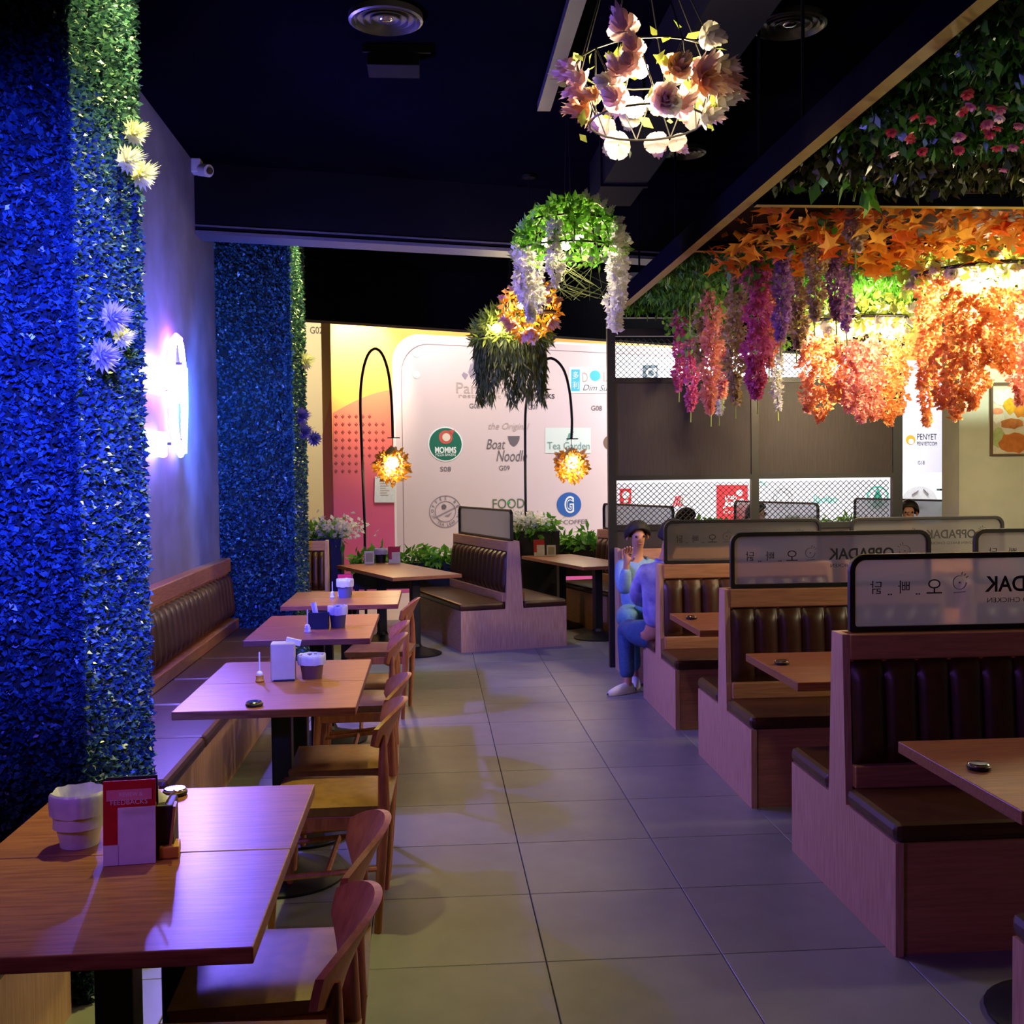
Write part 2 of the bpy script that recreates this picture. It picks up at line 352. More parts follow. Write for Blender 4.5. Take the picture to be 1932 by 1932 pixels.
# dropped beam across the room, its lower flange in a lighter tone
bm_a, bm_b = Vector((-1.68, 8.16, 0)), Vector((5.2, 9.9, 0)); dd = (bm_b-bm_a).normalized(); nn = Vector((-dd.y, dd.x, 0))
def slab(a, b, th, z0, z1): return MB().add([p + Vector((0, 0, z)) for z in (z0, z1) for p in (a, b, b+nn*th, a+nn*th)], [(0, 3, 2, 1), (4, 5, 6, 7), (0, 1, 5, 4), (1, 2, 6, 5), (2, 3, 7, 6), (3, 0, 4, 7)])
tb = struct('trim_1', slab(bm_a, bm_b, .22, 3.44, CZ), M['bulkhead'], label='dark ceiling beam crossing the room')
struct('trim', slab(bm_a-nn*.012, bm_b-nn*.012, .25, 3.415, 3.44), M['ledge'], tb)
struct('trim', slab(bm_a-nn*.008, bm_b-nn*.008, .02, 3.47, 3.482), M['ledge'], tb)
fa, fb = Vector((-1.7, 11.47, 0)), Vector((7.0, 15.78, 0)); dd = (fb-fa).normalized(); nn = Vector((-dd.y, dd.x, 0))
struct('wall_back', slab(fa, fb, .2, 3.3, 4.3), M['bulkhead'], label='dark shop front fascia above the opening')
struct('wall_mall', MB().box(-6, .5, 19.6, 19.8, 0, 6), mat('cream_plaster', '#c9b98f', .8), label='cream mall wall at the far left beyond the column')
struct('baseboard_mall', MB().box(-6, .5, 19.5, 19.6, 0, .5), mat('dark_skirting', '#4a3a30', .7), label='dark skirting of the cream mall wall')

# ---------------- foliage covered columns
def surf_pts(n, fn): # random points on a rectangle
    a = RNG.random(n); b = RNG.random(n); return fn(a, b)
def leaf_column(name, x1, y0, y1, label, dens, sz):
    c = struct(name, MB().box(-1.72, x1-.02, y0+.02, y1-.02, 0, CZ), mat('column_backing', '#0b160a', .9), label=label)
    nf = int(dens*(x1+1.7)*CZ); ns = int(dens*(y1-y0)*CZ)
    P = np.concatenate([np.stack([-1.7+RNG.random(nf)*(x1+1.7), np.full(nf, y0+.015), RNG.random(nf)*CZ], 1),
                        np.stack([np.full(ns, x1-.015), y0+RNG.random(ns)*(y1-y0), RNG.random(ns)*CZ], 1),
                        np.stack([np.full(ns//5, x1-.01)+RNG.normal(size=ns//5)*.008, np.full(ns//5, y0+.01), RNG.random(ns//5)*CZ], 1)])
    N = np.concatenate([np.tile([0, -1, 0], (nf, 1)), np.tile([1, 0, 0], (ns, 1)), np.tile([.7, -.7, 0], (ns//5, 1))])
    V = leaves(P, N, sz*(.6+RNG.random(len(P))*.8), .6, .75, .3)
    s = stuff('leaf_cover', V, M['wall_leaf'], c); return c
leaf_column('pillar_1', -1.09, 3.46, 4.33, 'near column clad in artificial boxwood leaves', 11000, .026)
leaf_column('pillar_2', -1.11, 8.85, 9.95, 'far column clad in artificial boxwood leaves', 6500, .034)

# ---------------- big paper-like blossoms on the columns
def petal_flower(mb, R, n, layers=3, cup=.35, w=.28, T=None, rnd_tip=False):
    for l in range(layers):
        for k in range(n):
            a = 2*pi*(k+l*.5)/n; r = R*(1-l*.22); h = cup*(l+.3)*R
            d = Vector((math.cos(a), math.sin(a), 0)); t = Vector((-math.sin(a), math.cos(a), 0)); z = Vector((0, 0, 1))
            V = [d*r*.08, d*r*.55 + t*r*w + z*h*.5, d*r + z*h*rnd(.8, 1.2), d*r*.55 - t*r*w + z*h*.5]
            if rnd_tip: V = [d*r*.05, d*r*.5 + t*r*w + z*h*.35, d*r*.86 + t*r*w*.85 + z*h*.9, d*r*rnd(.93, 1.03) + z*h*rnd(.9, 1.15), d*r*.86 - t*r*w*.85 + z*h*.9, d*r*.5 - t*r*w + z*h*.35]
            if T: V = [T @ p for p in V]
            mb.add(V, [tuple(range(len(V)))])
    return mb
def mum(loc, nrm, R, pm, cm, label):
    t = thing('chrysanthemum', label, 'flower', loc, 0, 'artificial blossoms on the columns')
    q = Vector(nrm).to_track_quat('Z', 'Y').to_matrix().to_4x4()
    obj('petals', petal_flower(MB(), R, 15, 4, .45, .16, q), pm, t)
    obj('flower_center', MB().ball(q @ Vector((0, 0, R*.18)), R*.2, 8, 6), cm, t, True)
    return t
yc = mat('flower_heart', '#b8ac5a', .7); pl = leafmat('lilac_white_petal', ['#b8b0e0', '#a098d0', '#ccc6e8'], .6, .3); pb = leafmat('violet_petal', ['#5a54c8', '#6a62d8', '#4a44b0'], .6, .3)
for (x, y, r, p, lb) in ((250, 252, .055, 'petal_w', 'white spiky blossom topmost on the near leaf column'), (238, 303, .06, 'petal_w', 'white spiky blossom second from the top of the near leaf column'),
                      (263, 330, .065, 'petal_w', 'white spiky blossom overhanging the edge of the near leaf column'), (210, 600, .065, pl, 'pale lilac spiky blossom uppermost of the lower cluster on near column'),
                      (228, 637, .045, 'petal_w', 'small whitish blossom between two lilac ones on near column'), (190, 672, .062, pl, 'lilac spiky blossom lowest on the near leaf column')):
    mum(at_x(x, y, -1.065), (.8, -.6, .1), r, M[p] if isinstance(p, str) else p, yc, lb)
for (x, y, r, p, lb) in ((574, 682, .09, 'petal_w', 'shaded whitish blossom topmost on the far leaf column'), (566, 785, .085, pb, 'violet blossom above another on the far leaf column'),
                      (571, 814, .085, pb, 'violet blossom just below its twin on far column')):
    mum(at_x(x, y, -1.08), (.7, -.7, .1), r, M[p] if isinstance(p, str) else p, yc, lb)
mum(at_x(592, 828, -1.0), (.4, -.9, .1), .075, pb, yc, 'violet blossom sticking out beside the far column')

# ---------------- neon sign on the left wall (a rocket-like figure in bent tubes)
ns = thing('neon_sign', 'bright pink and cyan neon tube sign on the grey left wall', 'neon sign', (-1.64, 7.0, 2.1))
def nt_(pts, m, r=.014, nm='neon_tube'):
    obj(nm, MB().tube([(at_x(px, py, -1.63)-Vector((-1.64, 7.0, 2.1))) for px, py in pts], r, 8), m, ns, True)
nt_([(336, 845), (341, 858), (347, 850), (347, 770), (346, 690), (341, 650), (334, 637), (327, 650), (324, 700), (328, 780), (336, 845)], M['neon_w'], .02)
nt_([(341, 640), (332, 632), (322, 645), (320, 690)], M['neon_p'], .014)
nt_([(349, 855), (351, 770), (350, 695)], M['neon_c'], .014)
nt_([(334, 690), (334, 760)], M['neon_w'], .03); nt_([(340, 690), (341, 760)], M['neon_w'], .03)
nt_([(324, 690), (300, 682), (262, 676)], M['neon_w'], .022); nt_([(324, 712), (300, 705), (262, 694)], M['neon_w'], .022)
nt_([(322, 730), (298, 726), (262, 714)], M['neon_w'], .022); nt_([(322, 745), (300, 738), (262, 730)], M['neon_p'], .016)
nt_([(324, 745), (322, 800), (331, 850)], M['neon_p'], .012)
for k, yy in enumerate((818, 830, 842, 854)): nt_([(275, yy), (310, yy+3)], M['neon_w'], .02)
nt_([(268, 826), (264, 827)], M['neon_c'], .02); nt_([(270, 851), (265, 851)], M['neon_c'], .02)
nt_([(311, 815), (312, 858)], M['neon_c'], .012); nt_([(270, 812), (270, 858)], M['neon_c'], .012)
for yy, zz in ((-.5, .14), (.05, .1), (.05, -.24), (.42, .3), (.42, -.2)): obj('wall_clip', MB().box(-.04, .012, yy-.008, yy+.008, zz-.008, zz+.008), M['black'], ns)

# ---------------- security camera, ceiling ducts and air diffusers
p = at_z(371, 306, 3.86)
sc = thing('security_camera', 'small white dome security camera at the top of the left wall', 'camera', (-1.68, 8.1, 3.88))
obj('wall_bracket', MB().box(0, .07, -.05, .05, -.05, .05), M['white'], sc, bev=.008)
obj('camera_body', MB().tube([(.05, 0, -.02), (.13, -.06, -.045)], .045, 14), M['white'], sc, True)
obj('lens', MB().tube([(.12, -.05, -.04), (.142, -.07, -.049)], .024, 12), M['black'], sc, True)
dc = thing('air_duct', 'dark painted rectangular air duct running along the ceiling', 'air duct', (1.35, 3, 3.62))
obj('duct_body', MB().box(-.15, .15, -3.5, 5.1, 0, .31), M['ceil2'], dc)
for k in range(6): obj('duct_flange', MB().box(-.165, .165, -3+k*1.5, -2.96+k*1.5, -.015, .31), M['ceil2'], dc)
ct = thing('cable_tray', 'narrow bluish cable tray under the black ceiling', 'cable tray', (.72, 4, 3.86))
obj('tray_channel', MB().box(-.04, .04, -3, 2.75, 0, .05), mat('tray_grey', '#3c3c4a', .5), ct)
obj('hanger_rod', MB().box(-.006, .006, 2.0, 2.012, .05, .07), M['black'], ct)
pp = thing('ceiling_pipe', 'thin dark pipe along the ceiling above the green canopy', 'pipe', (2.65, 4, 3.82))
obj('pipe_run', MB().tube([(0, -4, 0), (0, 4, 0)], .025, 8), M['ceil2'], pp, True)
for k in range(4): obj('pipe_clip', MB().box(-.03, .03, -3+k*2, -2.97+k*2, -.03, .11), M['ceil2'], pp)
dm = mat('diffuser_metal', '#5c5c66', .35, .6)
def diffuser(px, py, r, label):
    p = at_z(px, py, 3.9); t = thing('ceiling_diffuser', label, 'air diffuser', (p.x, p.y, 3.9), 0, 'round air diffusers in the ceiling')
    obj('outer_ring', MB().lathe([(r, .03), (r, 0), (r*.93, -.006), (r*.86, .01)], 28), dm, t, True)
    for q in (.7, .5, .3): obj('cone_ring', MB().lathe([(r*q, .03), (r*(q+.13), -.0), (r*(q+.11), -.004), (r*(q-.02), .03)], 28), dm, t, True)
    obj('hub', MB().ball((0, 0, .01), (r*.2, r*.2, .012), 16, 6), M['chrome'], t, True)
diffuser(728, 40, .185, 'round ceiling diffuser nearest the cable tray, blue glint in it')
diffuser(1490, 50, .185, 'round ceiling diffuser beside the air duct')
diffuser(1292, 290, .15, 'small dim round diffuser far back on the ceiling')
jb = thing('junction_box', 'dark rectangular box on the ceiling behind the blue-lit diffuser', 'box', (-.17, 6.05, 3.83))
obj('box_body', MB().box(-.14, .14, -.1, .1, 0, .1), M['ceil2'], jb, bev=.006); obj('box_flange', MB().box(-.16, .2, -.12, -.1, .06, .1), M['ceil2'], jb)

# ---------------- left banquette
bq = thing('banquette', 'long brown leather wall bench with wooden rails between the two leaf columns', 'bench', (-1.68, 4.36, 0))
LB = 8.84-4.36
obj('front_panel', MB().box(.555, .575, 0, LB, 0, .38), M['panel'], bq)
obj('base', MB().box(.02, .55, 0, LB, 0, .38), M['panel'], bq)
obj('seat_edge', MB().box(.565, .60, 0, LB, .37, .43), M['wood_y'], bq, bev=.006)
for k in range(6):
    a = LB/6
    obj('seat_cushion', MB().box(.10, .63, k*a+.004, (k+1)*a-.004, .385, .45), M['leather'], bq, bev=.022)
obj('lower_rail', MB().box(.02, .14, 0, LB, .45, .53), M['wood_y'], bq, bev=.006)
nch = 34
def chan(nch, L, z0, z1, x0, dep, slope=0.0):
    mb = MB()
    def f(u, v):
        ph = (u*nch) % 1.0; b = math.sin(pi*ph)**.5 if 0 < ph < 1 else 0
        return (x0 + dep*(.35+.65*b)*(1-abs(2*v-1)**8) - slope*v, u*L, z0+(z1-z0)*v)
    return mb.grid(f, nch*6, 10)
obj('back_cushion', chan(nch, LB, .53, .90, .06, .07, .03), M['leather'], bq, True, angle=60)
obj('back_board', MB().box(0.005, .06, 0, LB, .45, .93), M['wood_y'], bq)
obj('top_rail', MB().box(.0, .085, 0, LB, .90, 1.01), M['wood_y'], bq, bev=.008)

# near bench, mostly hidden under the front table
b2 = thing('banquette', 'wall bench mostly hidden under the nearest table before the near column', 'bench', (-1.68, -.6, 0))
obj('base', MB().box(.02, .56, 0, 4.0, 0, .38), M['panel'], b2); obj('seat_cushion', MB().box(.1, .6, 0, 4.0, .385, .45), M['leather'], b2, bev=.02)
obj('back_cushion', chan(30, 4.0, .53, .9, .06, .07, .03), M['leather'], b2, True, angle=60); obj('top_rail', MB().box(0, .085, 0, 4.0, .9, 1.01), M['wood_y'], b2, bev=.008)

# ---------------- cafe tables
def ped(parent, x, y, zt):
    obj('table_leg', MB().box(x-.04, x+.04, y-.04, y+.04, .05, zt-.005), M['black'], parent, bev=.006)
    obj('leg_plate', MB().box(x-.16, x+.16, y-.16, y+.16, zt-.012, zt), M['black'], parent)
    obj('table_base', MB().lathe([(.24, 0), (.245, .012), (.20, .03), (.12, .05), (.06, .075), (.05, .10)], 32, (x, y, 0)), M['iron'], parent, True)
def cafe_table(x0, x1, y0, y1, label, seam=.5):
    t = thing('dining_table', label, 'table', ((x0+x1)/2, (y0+y1)/2, 0), 0, 'wooden two-top tables along the banquette')
    hx, hy = (x1-x0)/2, (y1-y0)/2; ys = -hy+2*hy*seam
    obj('tabletop', MB().box(-hx, hx, -hy, ys-.0015, .717, .75), M['wood'], t, bev=.003)
    obj('tabletop', MB().box(-hx, hx, ys+.0015, hy, .717, .75), M['wood'], t, bev=.003)
    ped(t, .03, (-hy+ys)/2, .717); ped(t, .03, (hy+ys)/2, .717)
    return t
cafe_table(-1.06, -.345, 2.065, 3.165, 'nearest wooden table with the white bin and red menu stand')
cafe_table(-.995, -.30, 4.22, 5.34, 'second wooden table from the front, holding the tall napkin stand')
cafe_table(-1.035, -.345, 6.04, 7.13, 'third wooden table from the front, with a black napkin box')
cafe_table(-1.05, -.24, 7.65, 8.6, 'fourth wooden table from the front, beside the far column')
def back_table(c, L, W, rz, label):
    t = thing('dining_table', label, 'table', (c[0], c[1], 0), rz, 'wooden tables by the shop front')
    for a, b in ((-L/2, -.0015), (.0015, L/2)): obj('tabletop', MB().box(-W/2, W/2, a, b, .717, .75), M['wood'], t, bev=.003)
    ped(t, 0, -L*.3, .717); ped(t, 0, L*.25, .717)
r22 = math.radians(22); r16 = math.radians(16)
n22 = Vector((-math.sin(r22), math.cos(r22))); d22 = Vector((math.cos(r22), math.sin(r22)))
n16 = Vector((-math.sin(r16), math.cos(r16))); d16 = Vector((math.cos(r16), math.sin(r16)))
c5 = Vector((-.347, 9.69)) + d22*.333 + n22*.83; c6 = Vector((1.454, 10.455)) + d16*-.0 + n16*.845 + d16*.30
back_table(c5, 1.66, .666, r22, 'long wooden table by the planters, in front of the left arc lamp')
back_table(c6, 1.69, .60, r16, 'wooden table half hidden by the black partition post')

# ---------------- chairs
def make_chair(label):
    t = thing('dining_chair', label, 'chair', (0, 0, 0), 0, 'wooden chairs facing the banquette')
    sm = MB()
    def seat(u, v):
        x = -.22+.44*u; yy = (v-.5)*2
        hw = .215-.03*(1-u)**2*0 - .02*u
        return (x, yy*hw, .455+.018*(1-(2*u-1)**6)*(1-yy**6))
    n = 10; sm.grid(seat, n, n)
    k = n+1; edge = [(i, 0) for i in range(n)]+[(n, j) for j in range(n)]+[(n-i, n) for i in range(n)]+[(0, n-j) for j in range(n)]
    base = len(sm.v); ids = [j*k+i for i, j in edge]
    for i in ids: x, y, z = sm.v[i]; sm.v.append((x*.97, y*.97, .42))
    m_ = len(ids); sm.f += [(ids[q], base+q, base+(q+1) % m_, ids[(q+1) % m_]) for q in range(m_)]; sm.f.append(tuple(range(base, base+m_)))
    obj('seat', sm, M['leather_t'], t, True, angle=60)
    fr = MB(); fr.box(-.20, .19, -.2, -.175, .37, .42).box(-.20, .19, .175, .2, .37, .42).box(-.205, -.18, -.18, .18, .37, .42).box(.165, .19, -.18, .18, .37, .42)
    obj('seat_frame', fr, M['chair'], t, bev=.004)
    for s in (-1, 1):
        obj('leg', MB().tube([(-.185, s*.185, .42), (-.2, s*.2, .2), (-.21, s*.21, 0)], [.019, .017, .012], 10), M['chair'], t, True)
        obj('leg', MB().tube([(.17, s*.21, 0), (.185, s*.2, .25), (.197, s*.195, .45), (.196, s*.18, .6), (.196, s*.155, .70)], [.013, .018, .022, .018, .012], 10), M['chair'], t, True)
        obj('stretcher', MB().tube([(-.2, s*.197, .2), (.183, s*.2, .23)], .011, 8), M['chair'], t, True)
    obj('stretcher', MB().tube([(-.01, -.195, .215), (-.01, .195, .215)], .011, 8), M['chair'], t, True)
    bb = MB(); nu, nv = 22, 6
    def bk(off):
        def f(u, v):
            a = (u-.5)*2; q = a*a; s_ = math.sqrt(v) if v > 0 else 0
            xt, zt_, xb, zb_ = .27-.095*q, .80-.045*q-.02*q*q, .192-.03*q, .632+.045*q
            return (xb+(xt-xb)*(v**1.25) + off, .22*a, zb_+(zt_-zb_)*v)
        return f
    o1 = MB().grid(bk(-.008), nu, nv); o2 = MB().grid(bk(.008), nu, nv)
    K = nu+1; V = o1.v+o2.v; n1 = len(o1.v); F = [tuple(reversed(q)) for q in o1.f]+[tuple(i+n1 for i in q) for q in o2.f]
    rim = [i for i in range(nu)]+[j*K+nu for j in range(nv)]+[nv*K+nu-i for i in range(nu)]+[(nv-j)*K for j in range(nv)]
    F += [(rim[q], rim[(q+1) % len(rim)], n1+rim[(q+1) % len(rim)], n1+rim[q]) for q in range(len(rim))]
    obj('backrest', MB().add(V, F), M['chair'], t, True, angle=50)
    return t
ch = make_chair('nearest wooden chair with curved back at the front table')
ch.location = (-.385, 2.17, 0)
for x, y, rz, lb in ((-.385, 2.66, .03, 'second wooden chair at the front table, right behind the nearest one'), (-.375, 4.12, -.03, 'wooden chair at the near end of the second table'), (-.37, 4.63, .02, 'wooden chair at the far end of the second table'),
                 (-.41, 5.86, 0, 'wooden chair at the near end of the third table'), (-.41, 6.35, .05, 'wooden chair at the far end of the third table'), (-.36, 7.62, -.1, 'wooden chair alone at the fourth table')):
    dup(ch, (x, y, 0), rz, lb)

# ---------------- things on the tables
TZ = .7505
def bucket(loc, r, h, body, label, liner=True, double=False):
    t = thing('waste_bucket', label, 'bucket', loc, 0, 'small lined table buckets')
    if double: obj('bucket_body', MB().lathe([(r*.72, 0), (r*.8, h*.36), (r*.98, h*.38), (r*.96, h*.5), (r, h*.98), (r*.95, h*.96), (r*.9, h*.45), (r*.7, h*.02), (.001, h*.02)], 28), body, t, True)
    else: obj('bucket_body', MB().lathe([(r*.74, 0), (r*.98, h), (r*.92, h), (r*.7, h*.03), (.001, h*.03)], 24), body, t, True)
    if liner:
        ph = [rnd(0, 6) for _ in range(3)]
        def f(u, v):
            a = 2*pi*u; wv = .06*math.sin(5*a+ph[0])+.05*math.sin(9*a+ph[1])+.04*math.sin(14*a+ph[2])
            prof = [(1.04, h*.62), (1.06, h*.8), (1.05, h*1.0), (.98, h*1.06), (.85, h*.9), (.7, h*.55), (.35, h*.5), (.02, h*.52)]
            i = min(int(v*7), 6); q = v*7-i; R = prof[i][0]*(1-q)+prof[i+1][0]*q; Z = prof[i][1]*(1-q)+prof[i+1][1]*q
            return (r*R*(1+wv*.5)*math.cos(a), r*R*(1+wv*.5)*math.sin(a), Z+wv*.1*h*(1.5-v))
        obj('bin_liner', MB().grid(f, 44, 14), M['film'], t, True, angle=80)
    return t
bucket((-.86, 2.70, TZ), .062, .125, M['white'], 'stacked white plastic bucket beside the red menu stand', True, True)
bk_b = mat('brown_bucket', '#7a5a44', .5)
bucket((-.535, 4.87, TZ), .058, .10, bk_b, 'brown bucket with frilled white liner by the tall napkin stand')
bk_g = mat('grey_bucket', '#4c4450', .5)
bucket((-.56, 6.53, TZ), .055, .12, bk_g, 'dark bucket heaped with white liner next to the black napkin box')
bucket((-.645, 8.15, TZ), .06, .13, mat('blue_grey_bucket', '#5c6088', .5), 'blue-grey lined bucket on the fourth table')
bucket((-.53, 11.45, TZ), .065, .14, M['black'], 'black bucket with white rim on the table by the planters', True)

def menu_stand(loc, rz, w, h, label, back=True):
    t = thing('menu_stand', label, 'menu', loc, rz, 'folded card menus on the tables')
    V = MB().box(-w/2, w/2, -.004, .0, 0, h, Matrix.Rotation(-.10, 4, 'X')); obj('front_card', V, M['red'], t)
    T = Matrix.Rotation(-.10, 4, 'X')
    obj('printed_sheet', MB().box(-w*.22, w/2, -.0052, -.0042, .0, h*.68, T), M['paper'], t)
    obj('printed_sheet', MB().box(-w/2, -w*.2, -.0052, -.0042, 0, h*.24, T), M['paper'], t)
    obj('back_card', MB().box(-w/2, w/2, .0, .004, 0, h, Matrix.Translation((0, h*.2+.03, 0)) @ Matrix.Rotation(.10, 4, 'X')), M['shirt_d'], t)
    return t
ms = menu_stand((-.70, 2.545, TZ), .10, .115, .19, 'red and white folded menu card beside the white bucket')
T = Matrix.Rotation(-.10, 4, 'X')
obj('pen_strip', MB().box(-.05, .05, -.006, -.0053, .145, .17, T), mat('pink_print', '#e0808c', .5), ms)
l1 = letters('heading', 'REVIEW &', .01, .168, .05, .009, M['paper'], ms, -.0105-.0165, False); l2 = letters('heading', 'FEEDBACKS', .005, .150, .08, .011, M['paper'], ms, -.0248)
for l_, dy in ((l1, 0), (l2, 0)):
    if l_: l_.location = (0, .002, 0)
# dark tissue box and wooden tag block behind it
tbx = thing('tissue_box', 'dark tissue box standing behind the red menu card', 'box', (-.665, 2.63, TZ), .1)
obj('box_body', MB().box(-.05, .05, -.045, .045, 0, .12), mat('dark_box', '#2a1c20', .5), tbx, bev=.004)
obj('tissue', MB().grid(lambda u, v: ((u-.5)*.07, (v-.5)*.05+.006*math.sin(9*u), .118+.035*math.sin(pi*u)*math.sin(pi*v)+.004*math.sin(14*u)), 10, 8), M['paper'], tbx, True)
wb = thing('number_block', 'small yellow wooden block holding a table tag by the menu card', 'tag holder', (-.622, 2.60, TZ), .15)
obj('block', MB().box(-.022, .022, -.03, .03, 0, .028), mat('yellow_wood', '#c8902c', .5, c2='#d8a038', scale=20, stretch=(1, 8, 1)), wb, bev=.003)
obj('tag', MB().box(-.004, .002, -.022, .022, .02, .12, Matrix.Rotation(.12, 4, 'Y')), mat('tan_tag', '#b08848', .5), wb)
obj('toothpick', MB().tube([(-.03, 0, .09), (.012, .01, .15)], .0025, 6), M['paper'], wb, True)
def puck(loc, label):
    t = thing('call_button', label, 'call button', loc, 0, 'round table call buttons')
    obj('base', MB().lathe([(.03, 0), (.034, .004), (.034, .01), (.03, .013)], 24), M['black'], t, True)
    obj('cap', MB().lathe([(.031, .012), (.031, .016), (.028, .019), (.001, .02)], 24), M['chrome'], t, True)
puck((-.725, 3.10, TZ), 'round chrome call button on the nearest table'); puck((-.695, 4.29, TZ), 'round call button at the front edge of the second table')
puck((1.60, 3.10, TZ), 'round call button on the nearest booth table'); puck((1.60, 4.92, TZ), 'round call button on the second booth table'); puck((1.57, 6.55, TZ), 'round call button on the third booth table')
# second table
npk = thing('napkin_stand', 'tall pale paper napkin holder on the second table', 'napkin holder', (-.655, 4.84, TZ), .06)
obj('holder_case', MB().box(-.052, .052, -.04, .04, 0, .165), mat('pale_card', '#b8aa96', .6, c2='#c4b7a4', scale=8), npk, bev=.006)
obj('napkin', MB().box(-.03, .035, -.012, .012, .16, .185, Matrix.Rotation(.25, 4, 'Y')), M['paper'], npk); obj('foot', MB().box(-.04, .05, -.045, .045, -.0, .008), M['black'], npk)
def stick(loc, label, h=.13, c='gold'):
    t = thing('candle_holder', label, 'candle holder', loc, 0, 'little stemmed holders on the tables')
    obj('holder_cup', MB().lathe([(.018, 0), (.02, .006), (.015, .015), (.018, .03), (.012, .03)], 16), M['petal_g'] if c == 'gold' else M['paper'], t, True)
    obj('stem', MB().tube([(0, 0, .02), (0, 0, h)], .0035, 8), M['paper'], t, True)
    obj('wick_cap', MB().ball((0, 0, .035), .014, 10, 6), M['paper'], t, True)
stick((-.752, 4.80, TZ), 'small golden stemmed holder left of the tall napkin stand')
stick((-.715, 6.32, TZ), 'thin stemmed holder in front of the black napkin box', .13, 'w')
stick((-.735, 8.14, TZ), 'thin stemmed holder beside the blue-grey bucket', .12, 'w')
nb = thing('napkin_box', 'black box with a rolled napkin sticking out on the third table', 'napkin holder', (-.67, 6.50, TZ))
obj('box_body', MB().ring(rrect(-.06, .06, -.045, .045, .006), rrect(-.054, .054, -.039, .039, .004), 0, .095, 'z').box(-.055, .055, -.04, .04, 0, .085), M['black'], nb)
obj('napkin_roll', MB().tube([(-.01, 0, .05), (-.03, .01, .15)], .016, 10), M['paper'], nb, True)
menu_stand((-.655, 8.25, TZ), 0, .1, .16, 'red card menu behind the blue-grey bucket')
menu_stand((-.385, 11.33, TZ), .1, .12, .17, 'red and white menu card on the table by the planters')
mb_ = thing('menu_card', 'small white standing card left of the black bucket', 'card', (-.64, 11.31, TZ), .1); obj('card', MB().box(-.05, .05, -.004, .004, 0, .13), M['paper'], mb_); obj('card_print', MB().box(-.035, .035, -.006, -.0045, .02, .11), M['pier'], mb_)
menu_stand((1.18, 12.0, TZ), .1, .12, .18, 'red and white menu card on the table by the partition post')
mb_ = thing('menu_card', 'small white standing card on the table by the partition post', 'card', (1.31, 11.98, TZ), .1); obj('card', MB().box(-.05, .05, -.004, .004, 0, .12), M['paper'], mb_); obj('card_print', MB().box(-.035, .035, -.006, -.0045, .02, .1), M['pier'], mb_)
# ================================================================== booths
def channels(L, z0, z1, sgn, n, y0=.082, lean=.035):
    mb = MB()
    def f(u, v):
        ph = (u*n) % 1.0; b = abs(math.sin(pi*ph))**.45
        y = y0 + .045*(.25+.75*b)*(1-abs(2*v-1)**8) - lean*v
        return (.03+u*(L-.06), sgn*y, z0+(z1-z0)*v)
    g = MB().grid(f, n*8, 10)
    return g if sgn < 0 else MB().add(g.v, [tuple(reversed(q)) for q in g.f])
def chick(mb, u, z, s, mir=1):   # little round face with three rays, drawn as strokes
    pts = [(u+mir*s*math.cos(a), z+s*math.sin(a)) for a in [math.radians(70+290*k/18) for k in range(19)]]
    for (a, b), (c, d) in zip(pts, pts[1:]): mb.bar((a, -.0052, b), (c, -.0052, d), .004, .0015)
    mb.box(u-.003, u+.003, -.006, -.0045, z-.003, z+.003)
    for a in (35, 55, 75): mb.bar((u+mir*s*1.2*math.cos(math.radians(a)), -.0052, z+s*1.2*math.sin(math.radians(a))), (u+mir*s*1.6*math.cos(math.radians(a)), -.0052, z+s*1.6*math.sin(math.radians(a))), .004, .0015)
    mb.bar((u-s*.9, -.0052, z-s*1.5), (u+s*.9, -.0052, z-s*1.35), .006, .0015)
